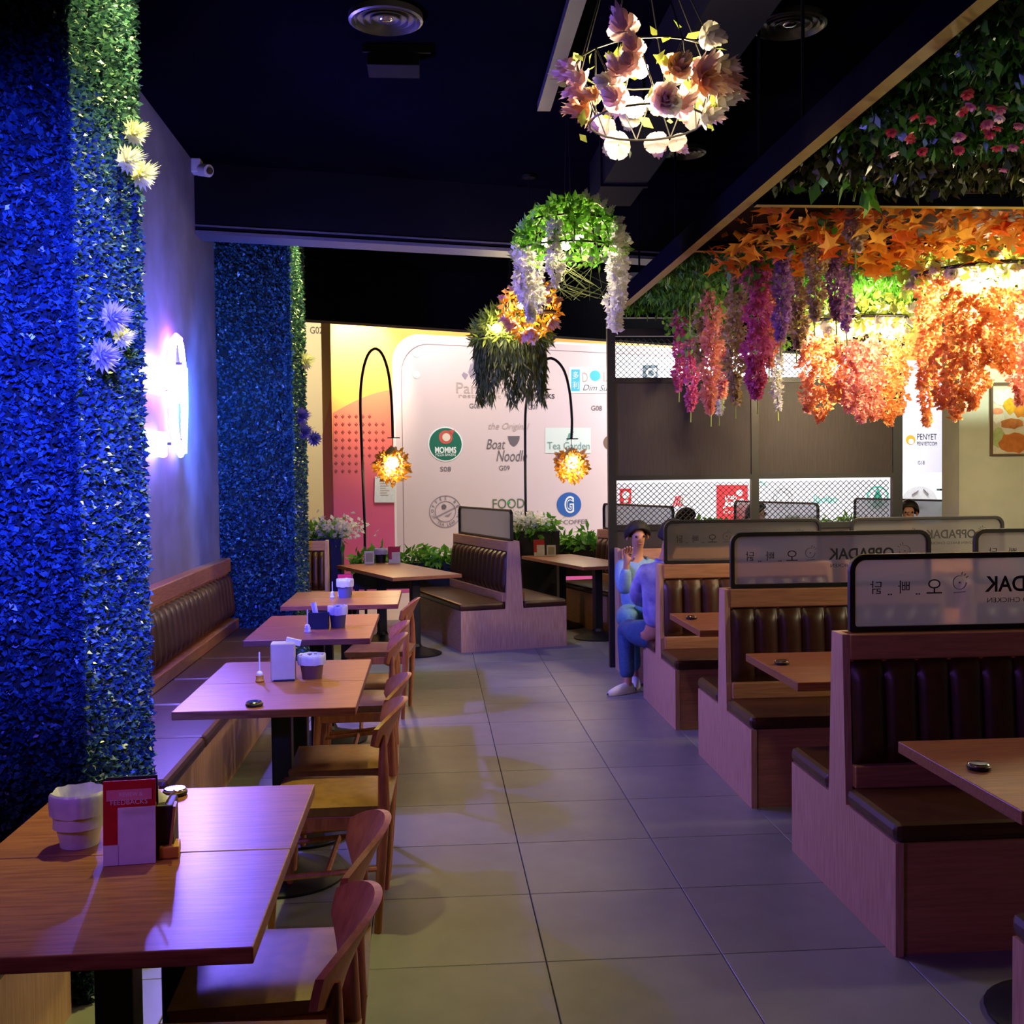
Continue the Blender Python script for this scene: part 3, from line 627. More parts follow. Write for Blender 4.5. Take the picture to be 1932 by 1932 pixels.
def booth(label, loc, rotz, L, half=False, screen=True, pane_print=True, ends=True):
    t = thing('booth_bench', label, 'booth bench', loc, rotz, 'double sided booth benches')
    prof = [(-.53, 0), (.53, 0), (.53, .385), (.09, .385), (.085, .45), (.055, 1.02), (-.055, 1.02), (-.085, .45), (-.09, .385), (-.53, .385)]
    if half: prof = [(-.53, 0), (.12, 0), (.12, 1.02), (-.03, 1.02), (-.085, .45), (-.09, .385), (-.53, .385)]
    for a, b in ((0, .028), (L-.028, L)): obj('end_panel', MB().prism(prof, a, b, 'x'), M['panel'], t)
    y1 = .12 if half else .52
    obj('base', MB().box(.03, L-.03, -.515, y1, 0, .383), M['panel_x'], t)
    for s in ((-1,) if half else (-1, 1)):
        a, b = (.095, .54) if s > 0 else (-.54, -.095)
        obj('seat_cushion', MB().box(-.004, L+.004, a, b, .386, .452), M['leather'], t, bev=.024)
        obj('back_cushion', channels(L, .535, .925, s, 9 if L < 1.5 else 13), M['leather'], t, True, angle=60)
        obj('lower_rail', MB().box(.028, L-.028, *(sorted((s*.06, s*.115))), .45, .535), M['panel_x'], t, bev=.005)
        obj('upper_rail', MB().box(.028, L-.028, *(sorted((s*.03, s*.066))), .925, 1.02), M['panel_x'], t, bev=.005)
    obj('back_core', MB().box(.028, L-.028, -.05, .05 if not half else .12, .38, 1.0), M['panel_x'], t)
    if screen:
        x0, x1 = .046, L-.055
        fr = obj('divider_screen', MB().ring(rrect(x0, x1, 1.02, 1.318, .062, True), rrect(x0+.022, x1-.022, 1.042, 1.296, .042, True), -.014, .014, 'y'), M['black'], t, bev=.003)
        obj('pane', MB().prism(rrect(x0+.02, x1-.02, 1.04, 1.298, .043, True), -.003, .003, 'y'), M['frost'], fr)
        if pane_print:
            Y = -.0046; z = 1.195
            for s, dx, h in (('\ub2ed', .105, .05), ('\ube60', .215, .05), ('\uc624', .335, .055)): letters('lettering', s, x0+dx, z-.005, None, h, M['ink'], fr, Y, True)
            mb = MB()
            for dx in (.155, .165, .265, .275): mb.box(x0+dx-.003, x0+dx+.003, -.006, -.0045, z-.035, z-.03)
            chick(mb, x0+.435, z+.008, .026); chick(mb, x0+.955, z+.01, .03, -1)
            obj('emblem', mb, M['ink'], fr)
            letters('lettering', 'OPPADAK', x0+.715, z, .36, .062, M['ink'], fr, Y, True, bold=.02)
            letters('lettering', 'OVEN BAKED CHICKEN', x0+.71, z-.062, .33, .018, M['ink'], fr, Y, True)
    return t
BX = 1.535
booth('nearest booth bench, only its seat corner showing at the lower right edge', (BX, 2.26, 0), 0, 1.2)
booth('booth bench behind the nearest booth table, frosted screen on top', (BX, 4.06, 0), 0, 1.2)
booth('second booth bench along the aisle, its whole frosted screen in view', (BX, 5.72, 0), 0, 1.2)
booth('third booth bench along the aisle, next to the seated couple', (BX, 7.38, 0), 0, 1.2)
booth('short bench with its back against the black partition', (BX, 9.02, 0), 0, 1.2, True, False)
booth('booth bench of the right row with only its screen corner in view', (2.875, 5.72, 0), 0, 1.2)
booth('booth bench of the right row whose screen reads mirrored lettering below the wall pier', (2.84, 7.38, 0), 0, 1.2)
RB = Vector((.261, 10.126)) + d16*.53
for k, lb in enumerate(('booth bench with leaf print screen between the two tables by the planters', 'booth bench behind the black mesh partition post', 'booth bench seen through the right mesh of the partition', 'booth bench far back by the wall pier')):
    q = RB + d16*1.72*k
    booth(lb, (q.x, q.y, 0), r16+pi/2, 1.75, pane_print=False)
    # lying print on the pane is shaded leaves, built on the first one only
booth('wooden half bench at the left end before the tall planter', (-1.62, 10.9, 0), 0, .6, True, False)
def booth_table(x0, y0, y1, label):
    t = thing('booth_table', label, 'table', (x0+.59, (y0+y1)/2, 0), 0, 'booth tables')
    h = (y1-y0)/2
    obj('tabletop', MB().box(-.59, .59, -h, h, .712, .75), M['wood'], t, bev=.003)
    for x in (-.22, .3): ped(t, x, 0, .712)
booth_table(1.51, 2.70, 3.455, 'nearest booth table at the right edge')
booth_table(1.525, 4.48, 5.245, 'second booth table, between the first two full benches')
booth_table(1.50, 6.06, 6.845, 'third booth table, before the third bench')
booth_table(1.70, 7.98, 8.42, 'small booth table in front of the seated couple')
booth_table(2.9, 6.1, 6.8, 'booth table of the right row hidden behind the screens')

# ================================================================== partition with expanded-metal mesh
PY = 9.2
pt = thing('partition_screen', 'black framed partition with dark veneer panels and expanded metal mesh', 'partition', (0, PY, 0))
def pbox(nm, x0, x1, z0, z1, m='black', d=.03): return obj(nm, MB().box(x0, x1, -d, d, z0, z1), M[m], pt)
for x0, x1 in ((1.495, 1.562), (2.725, 2.79), (3.965, 4.05)): pbox('post', x0, x1, 0, 2.95)
for x0, x1 in ((1.562, 2.725), (2.79, 3.965)):
    for z0, z1 in ((2.80, 2.86), (2.405, 2.45), (1.585, 1.625), (1.16, 1.21)): pbox('rail', x0, x1, z0, z1)
    pbox('veneer_panel', x0, x1, 1.625, 2.405, 'dark_wood', .018)
    pbox('lower_panel', x0, x1, .05, 1.16, 'dark_wood', .018)
    for z0, z1 in ((2.45, 2.80), (1.21, 1.585)):
        mb = MB(); cw, chh = .05, .0235; nr = int((z1-z0)/chh)
        for r in range(nr):
            nx = int((x1-x0)/(cw/2))
            V = []
            for k in range(nx+1):
                x = x0+k*cw/2; zc = z0 + (r+.5)*chh + (chh*.5 if (k+r) % 2 else -chh*.5)
                x = min(x, x1); V += [(x, -.003, zc-.0034), (x, -.003, zc+.0034), (x, .004, zc+.0040), (x, .004, zc-.0028)]
            mb.add(V, [(4*k+a, 4*k+4+a, 4*k+4+(a+1) % 4, 4*k+(a+1) % 4) for k in range(nx) for a in range(4)])
        o = obj('metal_mesh', mb, M['black'], pt); o['kind'] = 'stuff'

# ================================================================== canopy
cf = thing('canopy_frame', 'dark steel canopy frame over the booths', 'canopy', (0, 0, 2.95))
gold = mat('beam_underside_lit', '#b8a840', .5, c2='#b0a03c'); drk = mat('beam_dark_paint', '#0c0c16', .8, spec=0)  # underside gold has the warm lamp light from below painted in
def beam(nm, a, b, wd, z0, z1):
    a = Vector(a); b = Vector(b); d = (b-a).normalized(); n = Vector((d.y, -d.x, 0))*wd
    o = obj(nm, MB().add([p+Vector((0, 0, z)) for z in (z0, z1) for p in (a, b, b+n, a+n)], [(0, 3, 2, 1), (4, 5, 6, 7), (0, 1, 5, 4), (1, 2, 6, 5), (2, 3, 7, 6), (3, 0, 4, 7)][:]), drk, cf)
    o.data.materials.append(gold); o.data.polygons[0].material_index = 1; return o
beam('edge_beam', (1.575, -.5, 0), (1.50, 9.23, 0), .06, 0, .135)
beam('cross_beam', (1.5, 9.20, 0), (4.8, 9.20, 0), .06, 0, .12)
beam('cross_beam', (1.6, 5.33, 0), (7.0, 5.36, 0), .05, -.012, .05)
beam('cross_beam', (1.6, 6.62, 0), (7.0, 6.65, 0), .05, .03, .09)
for y in (2.2, 4.45, 5.05, 5.9, 6.8, 8.0): obj('hanger_rod', MB().box(1.54, 1.552, y, y+.012, .135, .98), drk, cf)
for x, y in ((5.0, 5.34), (5.0, 6.63), (4.0, 9.2)): obj('hanger_rod', MB().box(x, x+.012, y, y+.012, .05, .98), drk, cf)
def canopy_mat(name, label, x0, x1, y0, y1, z, n, size, m, sag=.05, down=.6, backing='#0a1206', asp=.55):
    t = thing(name, label, 'foliage panel', ((x0+x1)/2, (y0+y1)/2, z), 0, 'greenery panels of the canopy')
    hx, hy = (x1-x0)/2, (y1-y0)/2
    obj('backing_net', MB().box(-hx, hx, -hy, hy, .09, .10), mat('backing', backing, .9), t)
    P = np.stack([RNG.uniform(-hx, hx, n), RNG.uniform(-hy, hy, n), RNG.uniform(-sag, .09, n)*RNG.random(n)**.5+.02], 1)
    P[:, 2] += .03*np.sin(P[:, 0]*7+1)*np.sin(P[:, 1]*9)
    V = leaves(P, np.tile([0, 0, -1], (n, 1)), size*(.6+RNG.random(n)*.8), asp, .9, .25, down*.3)
    stuff('leaves', V, M[m], t); return t
cz = 2.985
c1 = canopy_mat('ivy_panel', 'dark ivy panel dotted with pink blossoms, front part of the canopy', 1.66, 5.2, 1.2, 4.52, cz, 42000, .05, 'ivy')
fm = [mesh_of('blossom', petal_flower(MB(), .024, 6, 2, -.5, .40, None, True), mm, True) for mm in (leafmat('pink_blossom', ['#d8505a', '#e06a6a', '#c8445c'], .5, .3), leafmat('rose_blossom', ['#d87c94', '#e49ab0'], .5, .3), M['petal_p'])]
for k in range(280):
    o = link('blossom', fm[0 if k % 3 else (1 if k % 2 else 2)], c1, (rnd(-1.7, .5), rnd(-1.0, 1.6), rnd(-.11, -.06))); o.rotation_euler = (rnd(-.6, .6), rnd(-.6, .6), rnd(0, 6)); o.scale = (1, 1, 1)
canopy_mat('olive_panel', 'dark olive foliage panel between the ivy and the orange maple leaves', 1.66, 5.6, 4.56, 5.32, cz+.03, 9000, .06, 'olive', .04)
canopy_mat('maple_panel', 'orange maple leaf panel of the canopy', 1.66, 6.2, 5.40, 6.66, cz-.02, 300, .06, 'maple', .0, asp=.8, backing='#120a04')
mp = [o for o in COL.objects if o.get('label', '').startswith('orange maple leaf panel')][0]
lobes = []
for k in range(5):
    a = math.radians(-120+60*k)+pi/2; R = (.06, .085, .10, .085, .06)[k]
    for da, q in ((-.30, .5), (-.14, .72), (0, 1), (.14, .72), (.30, .5)): lobes.append((R*q*math.cos(a+da), R*q*math.sin(a+da)))
def leafmesh(m):
    n = len(lobes); V = [(x, y, -.25*abs(x)-.1*abs(y)) for x, y in lobes]+[(0, -.015, .0)]
    return mesh_of('maple_leaf', MB().add(V, [(i, i+1, n) for i in range(n-1)]+[(n-1, 0, n)]), m)
lm = [leafmesh(leafmat('maple_orange', ['#e88020', '#f09428', '#f4a030'], .5, .45)), leafmesh(leafmat('maple_amber', ['#f4a834', '#f8bc48', '#f0a02c'], .5, .45)), leafmesh(leafmat('maple_red', ['#dc5c1c', '#e66e22', '#e87a28'], .5, .45))]
for k in range(290):
    o = link('maple_leaf', random.choice(lm), mp, (rnd(-2.25, 1.4), rnd(-.62, .62), rnd(-.14, -.04))); o.rotation_euler = (rnd(.3, 1.5), rnd(-.5, .5), rnd(-.9, .9)); s = rnd(.75, 1.1); o.scale = (s, s, s)
bulk = MB()
for k in range(700):
    T_ = Matrix.Translation((rnd(-2.25, 2.25), rnd(-.62, .62), rnd(-.08, .06))) @ Matrix.Rotation(rnd(-3, 3), 4, 'Z') @ Matrix.Rotation(rnd(-.7, .9), 4, 'X') @ Matrix.Scale(rnd(.7, 1.1), 4)
    n_ = len(lobes); bulk.add([T_ @ Vector((x, y, -.25*abs(x)-.1*abs(y))) for x, y in lobes]+[T_ @ Vector((0, -.015, 0))], [(i, i+1, n_) for i in range(n_-1)]+[(n_-1, 0, n_)])
obj('leaf_layer', bulk, M['maple'], mp)['kind'] = 'stuff'
canopy_mat('grass_panel', 'bright green grass panel at the far end of the canopy', 1.58, 6.2, 6.72, 9.08, cz+.01, 30000, .06, 'grass', .07, asp=.25)

# ---------------- wisteria garlands hanging from the canopy
def strand(nm, loc, L, R, m, label, leafy=.18, group='wisteria garlands hanging from the canopy', fullness=1.0, parent=None, twig=.1):
    t = parent or thing(nm, label, 'flower garland', loc, 0, group)
    off = Vector(loc) if parent else Vector((0, 0, 0))
    n = int(L*1500*fullness*(R/.06)); z = -RNG.random(n)**.9*L
    tt = -z/L; rad = R*np.minimum(1, (tt+.05)*6)*np.where(tt > .78, np.maximum(.25, (1-tt)/.22), 1)*(.75+.35*np.sin(z*31+L*7))
    a = RNG.random(n)*2*pi; rr = rad*np.sqrt(RNG.random(n)*.75+.25)
    wob = .012*np.sin(z*7+loc[0]*5)
    P = np.stack([rr*np.cos(a)+wob, rr*np.sin(a), z], 1) + np.array(off)
    N = np.stack([np.cos(a), np.sin(a), -.4*np.ones(n)], 1)
    stuff('blossoms', leaves(P, N, .028+.014*RNG.random(n), .75, .7, .35), M[m], t)
    if parent is None:
        obj('stem', MB().tube([(0, 0, max(.06, 3.03-loc[2])), (0, 0, .02), (.012*math.sin(-L*3.5+loc[0]*5), 0, -L*.5), (0, 0, -L-twig)], .004, 6), M['vine'], t, True)
        k = int(90*L); zz = -RNG.random(k)*.3*L+.06; P = np.stack([RNG.normal(size=k)*.06, RNG.normal(size=k)*.06, zz], 1)
        stuff('foliage', leaves(P, np.tile([0, 0, -1], (k, 1)), .05+.03*RNG.random(k), .5, .9, .2, .3), M['fern'], t)
    return t
def hang(px, py0, py1, y, R, m, label, **k):
    a = at_y(px, py0, y); b = at_y(px, py1, y); L = a.z-b.z
    return strand('wisteria_garland', (a.x, a.y, a.z), L, R, m, label, **k)
for px, a, b, y, R, m, lb in (
    (1280, 588, 735, 8.6, .05, 'petal_m', 'short magenta wisteria garland nearest the partition post'),
    (1302, 640, 772, 8.3, .05, 'petal_m', 'magenta garland with a long tip, second from the post'),
    (1322, 520, 690, 8.0, .055, 'petal_k', 'cream garland hanging over the left mesh'),
    (1340, 545, 778, 7.6, .07, 'petal_c', 'coral garland with pale lower blossoms over the dark panel'),
    (1362, 575, 748, 7.9, .06, 'petal_c', 'coral red garland with a rounded bright tip'),
    (1386, 455, 760, 6.9, .06, 'petal_k', 'long cream garland left of the big magenta one'),
    (1428, 482, 750, 6.4, .085, 'petal_m', 'thickest magenta garland reaching down the dark panel'),
    (1450, 500, 690, 7.0, .055, 'petal_c', 'orange-coral garland right behind the thick magenta one'),
    (1472, 440, 640, 6.2, .05, 'petal_l', 'lilac garland in front of the maple leaves'),
    (1502, 470, 655, 6.8, .06, 'petal_k', 'olive-cream garland between the lilac one and the lamps'),
    (1536, 395, 600, 6.0, .05, 'petal_k', 'pale cream garland crossing the orange maple leaves'),
    (1578, 455, 600, 6.3, .055, 'petal_l', 'dusky pink garland ending above the left flower chandelier'),
    (1598, 500, 622, 6.5, .04, 'petal_l', 'thin lilac garland in front of the left chandelier bulbs'),
    (1614, 352, 470, 5.5, .045, 'petal_k', 'whitish pink garland hanging from the pale cross bar'),
    (1468, 620, 770, 8.4, .035, 'petal_w', 'thin white-flowered vine at the middle post'),
    (1356, 610, 780, 8.8, .035, 'petal_w', 'thin white-flowered vine with dangling tips on dark panel'),
    (1297, 600, 720, 8.9, .05, 'petal_w', 'white-flowered vine in front of the bright mesh')):
    hang(px, a, b, y, R, m, lb)
# leafy sprigs hooked on the cross bar
for px, py, y, lb in ((1545, 300, 5.1, 'green five-leaved sprig hanging left of the pale vine'), (1618, 320, 5.15, 'green sprig hanging above the pale cross bar')):
    p = at_y(px, py, y); t = thing('leaf_sprig', lb, 'sprig', p)
    obj('twig', MB().tube([(0, 0, .12), (.01, 0, 0), (-.02, 0, -.15)], .005, 6), M['vine'], t)
    P = RNG.normal(size=(26, 3))*np.array([.06, .05, .07]); stuff('leaves', leaves(P, np.tile([0, -.3, -.6], (26, 1)), .09+.04*RNG.random(26), .5, .8, .2), M['fern'], t)

# ================================================================== flower lamps
rose = [mesh_of('rose', petal_flower(MB(), .052, 6, 4, .55, .46, None, True), M[k], True) for k in ('petal_p', 'petal_w', 'petal_p')]
peach = mesh_of('rose', petal_flower(MB(), .052, 6, 4, .55, .46, None, True), leafmat('peach_petal', ['#f0c49a', '#f4d0ac', '#e8b488'], .55, .5), True)
blb = mesh_of('bulb', MB().ball((0, 0, 0), .03, 12, 8), M['bulb'], True)
def leafset(parent, P, m, sz, N=None, nm='foliage', asp=.5):
    P = np.asarray(P); stuff(nm, leaves(P, np.tile([0, 0, .1], (len(P), 1)) if N is None else N, sz*(.6+.8*RNG.random(len(P))), asp, 1.0, .25), M[m], parent)
def wires(t, R, zr, top, k=6):
    for i in range(k):
        a = 2*pi*i/k+.3; obj('suspension_wire', MB().tube([(R*math.cos(a), R*math.sin(a), zr), top], .0028, 5), M['black'], t)
    obj('ceiling_hook', MB().lathe([(.05, 0), (.05, .02), (.001, .03)], 16, top), M['black'], t, True)
# 1: ring chandelier of roses
p = at_y(1220, 172, 4.2); t = thing('flower_chandelier', 'wire ring chandelier wreathed in pink and white roses, nearest the camera', 'chandelier', p)
wf = MB()
for R, z in ((.27, .10), (.22, -.12)): wf.tube([(R*math.cos(2*pi*k/20), R*math.sin(2*pi*k/20), z) for k in range(21)], .0045, 6)
for k in range(10): a = 2*pi*k/10; wf.tube([(.27*math.cos(a), .27*math.sin(a), .1), (.22*math.cos(a+.31), .22*math.sin(a+.31), -.12)], .003, 5); wf.tube([(.27*math.cos(a+.62), .27*math.sin(a+.62), .1), (.22*math.cos(a+.31), .22*math.sin(a+.31), -.12)], .003, 5)
obj('wire_frame', wf, M['black'], t, True)
wires(t, .27, .1, (-.05, 0, CZ-p.z-.03), 8)
for k in range(46):
    a = rnd(0, 2*pi); z = rnd(-.15, .13); R = .25+.02*z/.1+rnd(-.03, .03)
    o = link('rose', random.choice(rose+[peach]), t, (R*math.cos(a), R*math.sin(a), z)); o.rotation_mode = 'QUATERNION'
    o.rotation_quaternion = Vector((math.cos(a), math.sin(a), rnd(-.6, .5))).to_track_quat('Z', 'Y'); s = rnd(.75, 1.3); o.scale = (s, s, s)
a = RNG.random(60)*2*pi; leafset(t, np.stack([.26*np.cos(a), .26*np.sin(a), RNG.uniform(-.15, .17, 60)], 1), 'vine', .065)
for k in range(6): a = 2*pi*k/6+.2; link('bulb', blb, t, (.17*math.cos(a), .17*math.sin(a), .02))
lamp('chandelier_light', 'POINT', p, 14, (1, .80, .5), .08)
# 2: wire dome with ivy and white wisteria
p = at_y(1072, 475, 6.4); t = thing('flower_chandelier', 'green ivy dome pendant with white hanging blossoms', 'chandelier', p)
R = .30; wf = MB()
for z, r in ((0, R), (.16, R*.82)): wf.tube([(r*math.cos(2*pi*k/28), r*math.sin(2*pi*k/28), z) for k in range(29)], .006, 6)
for k in range(16): a = 2*pi*k/16; wf.tube([(R*math.cos(a)*math.cos(b), R*math.sin(a)*math.cos(b), R*.9*math.sin(b)) for b in (0, .4, .8, 1.2, 1.5)], .004, 5)
obj('wire_dome', wf, M['black'], t, True); wires(t, .02, R*.9, (0, 0, CZ-p.z-.03), 2)
u = RNG.random(1500); th = RNG.random(1500)*2*pi; ph = np.arcsin(RNG.uniform(-.12, 1, 1500)); rr = R*(.96+.1*RNG.random(1500))
leafset(t, np.stack([rr*np.cos(th)*np.cos(ph), rr*np.sin(th)*np.cos(ph), rr*.95*np.sin(ph)], 1), 'fern', .055)
for k in range(60):
    th_ = rnd(-.9, 2.1); ph_ = math.asin(rnd(.0, 1)); q = Vector((math.cos(th_)*math.cos(ph_), math.sin(th_)*math.cos(ph_), math.sin(ph_)))
    o = link('rose', rose[1], t, q*R*1.04); o.rotation_mode = 'QUATERNION'; o.rotation_quaternion = q.to_track_quat('Z', 'Y'); s = rnd(.4, .7); o.scale = (s, s, s)
for a, z, L in ((200, .02, .32), (215, -.02, .40), (250, .12, .36), (-10, .1, .42), (5, .0, .45), (20, -.02, .4), (-30, .12, .3), (120, 0, .3)):
    a = math.radians(a); strand('', (R*math.cos(a), R*math.sin(a), z), L, .04, 'petal_w', '', parent=t)
for x, y in ((.06, -.05), (-.12, .05), (.0, .1)): link('bulb', blb, t, (x, y, .06))
wf = MB()
for k in range(24): wf.tube([(rnd(-.15, .2), rnd(-.15, .15), -.06), (rnd(-.2, .25), rnd(-.1, .1), -.2), (rnd(-.15, .25), rnd(-.1, .1), -.27)], .002, 4)
obj('trailing_stems', wf, M['moss'], t)
lamp('chandelier_light', 'POINT', p+Vector((.0, 0, -.02)), 12, (1, .85, .55), .06)
# 3: ball of golden leaves
p = at_y(1000, 583, 8.4); t = thing('flower_chandelier', 'golden ball pendant of amber leaves and pink petals', 'chandelier', p)
wires(t, .01, .2, (0, 0, CZ-p.z-.03), 2); R = .2
wf = MB()
for k in range(6): a = pi*k/6; wf.tube([(R*math.cos(a)*math.cos(b), R*math.sin(a)*math.cos(b), R*math.sin(b)) for b in [2*pi*q/20 for q in range(21)]], .003, 5)
obj('wire_ball', wf, M['black'], t)
v = RNG.normal(size=(620, 3)); v /= np.linalg.norm(v, axis=1)[:, None]; leafset(t, v*R*(.9+.2*RNG.random((620, 1))), 'petal_g', .055, v)
for k in range(34):
    q = Vector((rnd(-1, 1), rnd(-1, .3), rnd(-1, 1))).normalized(); o = link('rose', random.choice((rose[0], peach)), t, q*R); o.rotation_mode = 'QUATERNION'; o.rotation_quaternion = q.to_track_quat('Z', 'Y'); s = rnd(.55, .85); o.scale = (s, s, s)
for q in ((.05, -.05, .02), (-.07, 0, .03), (0, .06, -.05), (.03, 0, .12)): link('bulb', blb, t, q)
obj('hanging_disc', MB().lathe([(.001, -.006), (.08, -.006), (.08, .006), (.001, .006)], 20, (.1, -.19, -.05)), M['black'], t).rotation_euler = (0, 0, 0)
lamp('chandelier_light', 'POINT', p, 12, (1, .72, .3), .06)
# 4: grass dome with trailing moss
p = at_y(963, 640, 10.2); t = thing('flower_chandelier', 'green grass dome pendant trailing grey moss, farthest of the aisle', 'chandelier', p)
wires(t, .01, .3, (0, 0, CZ-p.z-.03), 2); R = .33
wf = MB(); wf.tube([(R*math.cos(2*pi*k/28), R*math.sin(2*pi*k/28), 0) for k in range(29)], .006, 6)
for k in range(10): a = 2*pi*k/10; wf.tube([(R*math.cos(a)*math.cos(b), R*math.sin(a)*math.cos(b), R*.85*math.sin(b)) for b in (0, .4, .8, 1.2, 1.5)], .004, 5)
obj('wire_dome', wf, M['black'], t)
n = 2600; th = RNG.random(n)*2*pi; ph = np.arcsin(RNG.uniform(-.15, 1, n)); leafset(t, np.stack([R*np.cos(th)*np.cos(ph), R*np.sin(th)*np.cos(ph), R*.85*np.sin(ph)], 1)*(.95+.12*RNG.random((n, 1))), 'vine', .09, asp=.22)
n = 5200; th = RNG.random(n)*2*pi; seg = (np.sin(th*5+.7)*.5+.5); zz = -RNG.random(n)*(.18+.40*seg); rr = R*(1.0-.18*RNG.random(n))
P = np.stack([rr*np.cos(th), rr*np.sin(th), zz], 1); N = np.tile([0, 0, -1.6], (n, 1)); stuff('trailing_moss', leaves(P, N, .07+.05*RNG.random(n), .16, .45, .2, .6), M['moss'], t)
for x, y in ((-.15, -.31), (.03, -.36)): link('bulb', blb, t, (x, y, .06)).scale = (1.3, 1.3, 1.3)
lamp('chandelier_light', 'POINT', p+Vector((-.05, -.42, .08)), 10, (1, .85, .5), .05)
# 5, 6: big ring chandeliers with orange garlands
def big_ring(px, py, y, R, label, strands, en):
    p = at_y(px, py, y); t = thing('flower_chandelier', label, 'chandelier', p)
    wf = MB()
    for q, z in ((R, 0), (R*.8, .02)): wf.tube([(q*math.cos(2*pi*k/30), q*math.sin(2*pi*k/30), z) for k in range(31)], .012, 8)
    for k in range(4): a = pi*k/4; wf.bar((-R*math.cos(a), -R*math.sin(a), .0), (R*math.cos(a), R*math.sin(a), 0), .012)
    obj('ring_frame', wf, M['black'], t); wires(t, R, 0, (0, 0, 3.0+.05-p.z), 6)
    n = 900; a = RNG.random(n)*2*pi; q = R*(.7+.4*RNG.random(n)); leafset(t, np.stack([q*np.cos(a), q*np.sin(a), RNG.uniform(-.04, .13, n)], 1), 'vine', .07)
    for k in range(60):
        a = rnd(0, 2*pi); q = rnd(.35, 1.05)*R; o = link('rose', rose[1], t, (q*math.cos(a), q*math.sin(a), rnd(-.08, .06))); o.rotation_euler = (rnd(-.8, .8)+pi*.5, 0, rnd(0, 6)); s = rnd(.6, 1.1); o.scale = (s, s, s)
    for k in range(9): a = 2*pi*k/9; link('bulb', blb, t, (R*.62*math.cos(a), R*.62*math.sin(a), rnd(-.03, .03))).scale = (1.35, 1.35, 1.35)
    for (x, py0, py1, rr, dy) in strands:
        A = at_y(x, py0, y+dy); B = at_y(x, py1, y+dy)
        strand('', tuple(A-p), A.z-B.z, rr, 'petal_o' if random.random() < .65 else 'petal_c', '', parent=t, fullness=.55)
    lamp('chandelier_light', 'POINT', p+Vector((0, 0, -.03)), en, (1, .80, .50), .12)
big_ring(1622, 612, 7.8, .44, 'ring chandelier with orange garlands over the dark panel', [(1522, 620, 775, .07, -.1), (1545, 640, 795, .08, -.2), (1572, 630, 755, .08, -.35), (1600, 640, 775, .08, -.4), (1622, 640, 795, .09, -.42), (1648, 640, 790, .09, -.4), (1675, 640, 800, .09, -.35), (1697, 630, 780, .08, -.2), (1560, 620, 700, .07, .3), (1640, 620, 720, .08, .35)], 200)
big_ring(1862, 520, 6.6, .45, 'ring chandelier with coral orange garlands at the right edge', [(1745, 500, 730, .07, 0), (1752, 520, 800, .05, .15), (1780, 520, 770, .09, -.2), (1806, 540, 790, .08, -.35), (1835, 560, 770, .085, -.4), (1868, 540, 690, .085, -.43), (1895, 540, 700, .09, -.4), (1922, 540, 760, .08, -.35), (1825, 530, 680, .08, .3), (1945, 520, 740, .1, -.2)], 220)

# ---------------- arc lamps at the planters
def arc_lamp(pts, y, head, label, R=.17):
    b = at_y(*pts[0], y); t = thing('arc_lamp', label, 'lamp', (b.x, b.y, 0)); o_ = Vector((b.x, b.y, 0))
    C_ = [at_y(px, py, y)-o_ for px, py in pts]; W = [Vector((0, 0, .02))]
    for i in range(len(C_)-1):
        a_, b_, c_, d_ = C_[max(i-1, 0)], C_[i], C_[i+1], C_[min(i+2, len(C_)-1)]
        for q in range(5):
            s = q/5; W.append(.5*((2*b_)+(c_-a_)*s+(2*a_-5*b_+4*c_-d_)*s*s+(3*b_-a_-3*c_+d_)*s**3))
    W.append(C_[-1])
    obj('pole', MB().tube(W, .016, 8), M['black'], t, True); obj('lamp_base', MB().lathe([(.16, 0), (.16, .02), (.03, .035), (.02, .06)], 24), M['iron'], t, True)
    e = W[-1]; obj('cross_hook', MB().bar(e+Vector((-.06, 0, 0)), e+Vector((.08, 0, 0)), .012), M['black'], t)
    h = at_y(*head, y)-o_
    obj('cord', MB().tube([e, h+Vector((0, 0, .15))], .004, 6), M['black'], t)
    sh = obj('lamp_shade', MB().lathe([(.03, .17), (.06, .14), (.11, .06), (.14, -.01)], 24, h), mat('shade_wicker', '#b8a888', .7), t, True)
    v = RNG.normal(size=(420, 3)); v /= np.linalg.norm(v, axis=1)[:, None]; v[:, 2] -= .25
    stuff('flowers', leaves(np.array(h)+v*R*(.75+.35*RNG.random((420, 1))), v, .05+.03*RNG.random(420), .55, .6, .3), M['petal_g'], t)
    for k in range(18):
        q = Vector((rnd(-1, 1), rnd(-1, 1), rnd(-1, .4))).normalized(); o = link('rose', peach if k % 2 else rose[0], t, h+q*R); o.rotation_mode = 'QUATERNION'; o.rotation_quaternion = q.to_track_quat('Z', 'Y'); s = rnd(.5, .8); o.scale = (s, s, s)
    link('bulb', blb, t, h+Vector((0, -.13, -.01))).scale = (1.9, 1.9, 2.2)
    lamp('arc_lamp_light', 'POINT', h+o_+Vector((0, -.22, -.12)), 8, (1, .8, .42), .05)
arc_lamp([(688, 985), (684, 880), (680, 760), (684, 705), (694, 670), (708, 658), (722, 670), (733, 705), (739, 760), (741, 826)], 12.44, (740, 872), 'left arched black lamp with a golden flower shade')
arc_lamp([(992, 985), (991, 850), (992, 770), (1001, 725), (1016, 690), (1040, 676), (1062, 695), (1074, 735), (1079, 790), (1078, 828)], 12.95, (1078, 872), 'right arched black lamp with a golden flower shade')

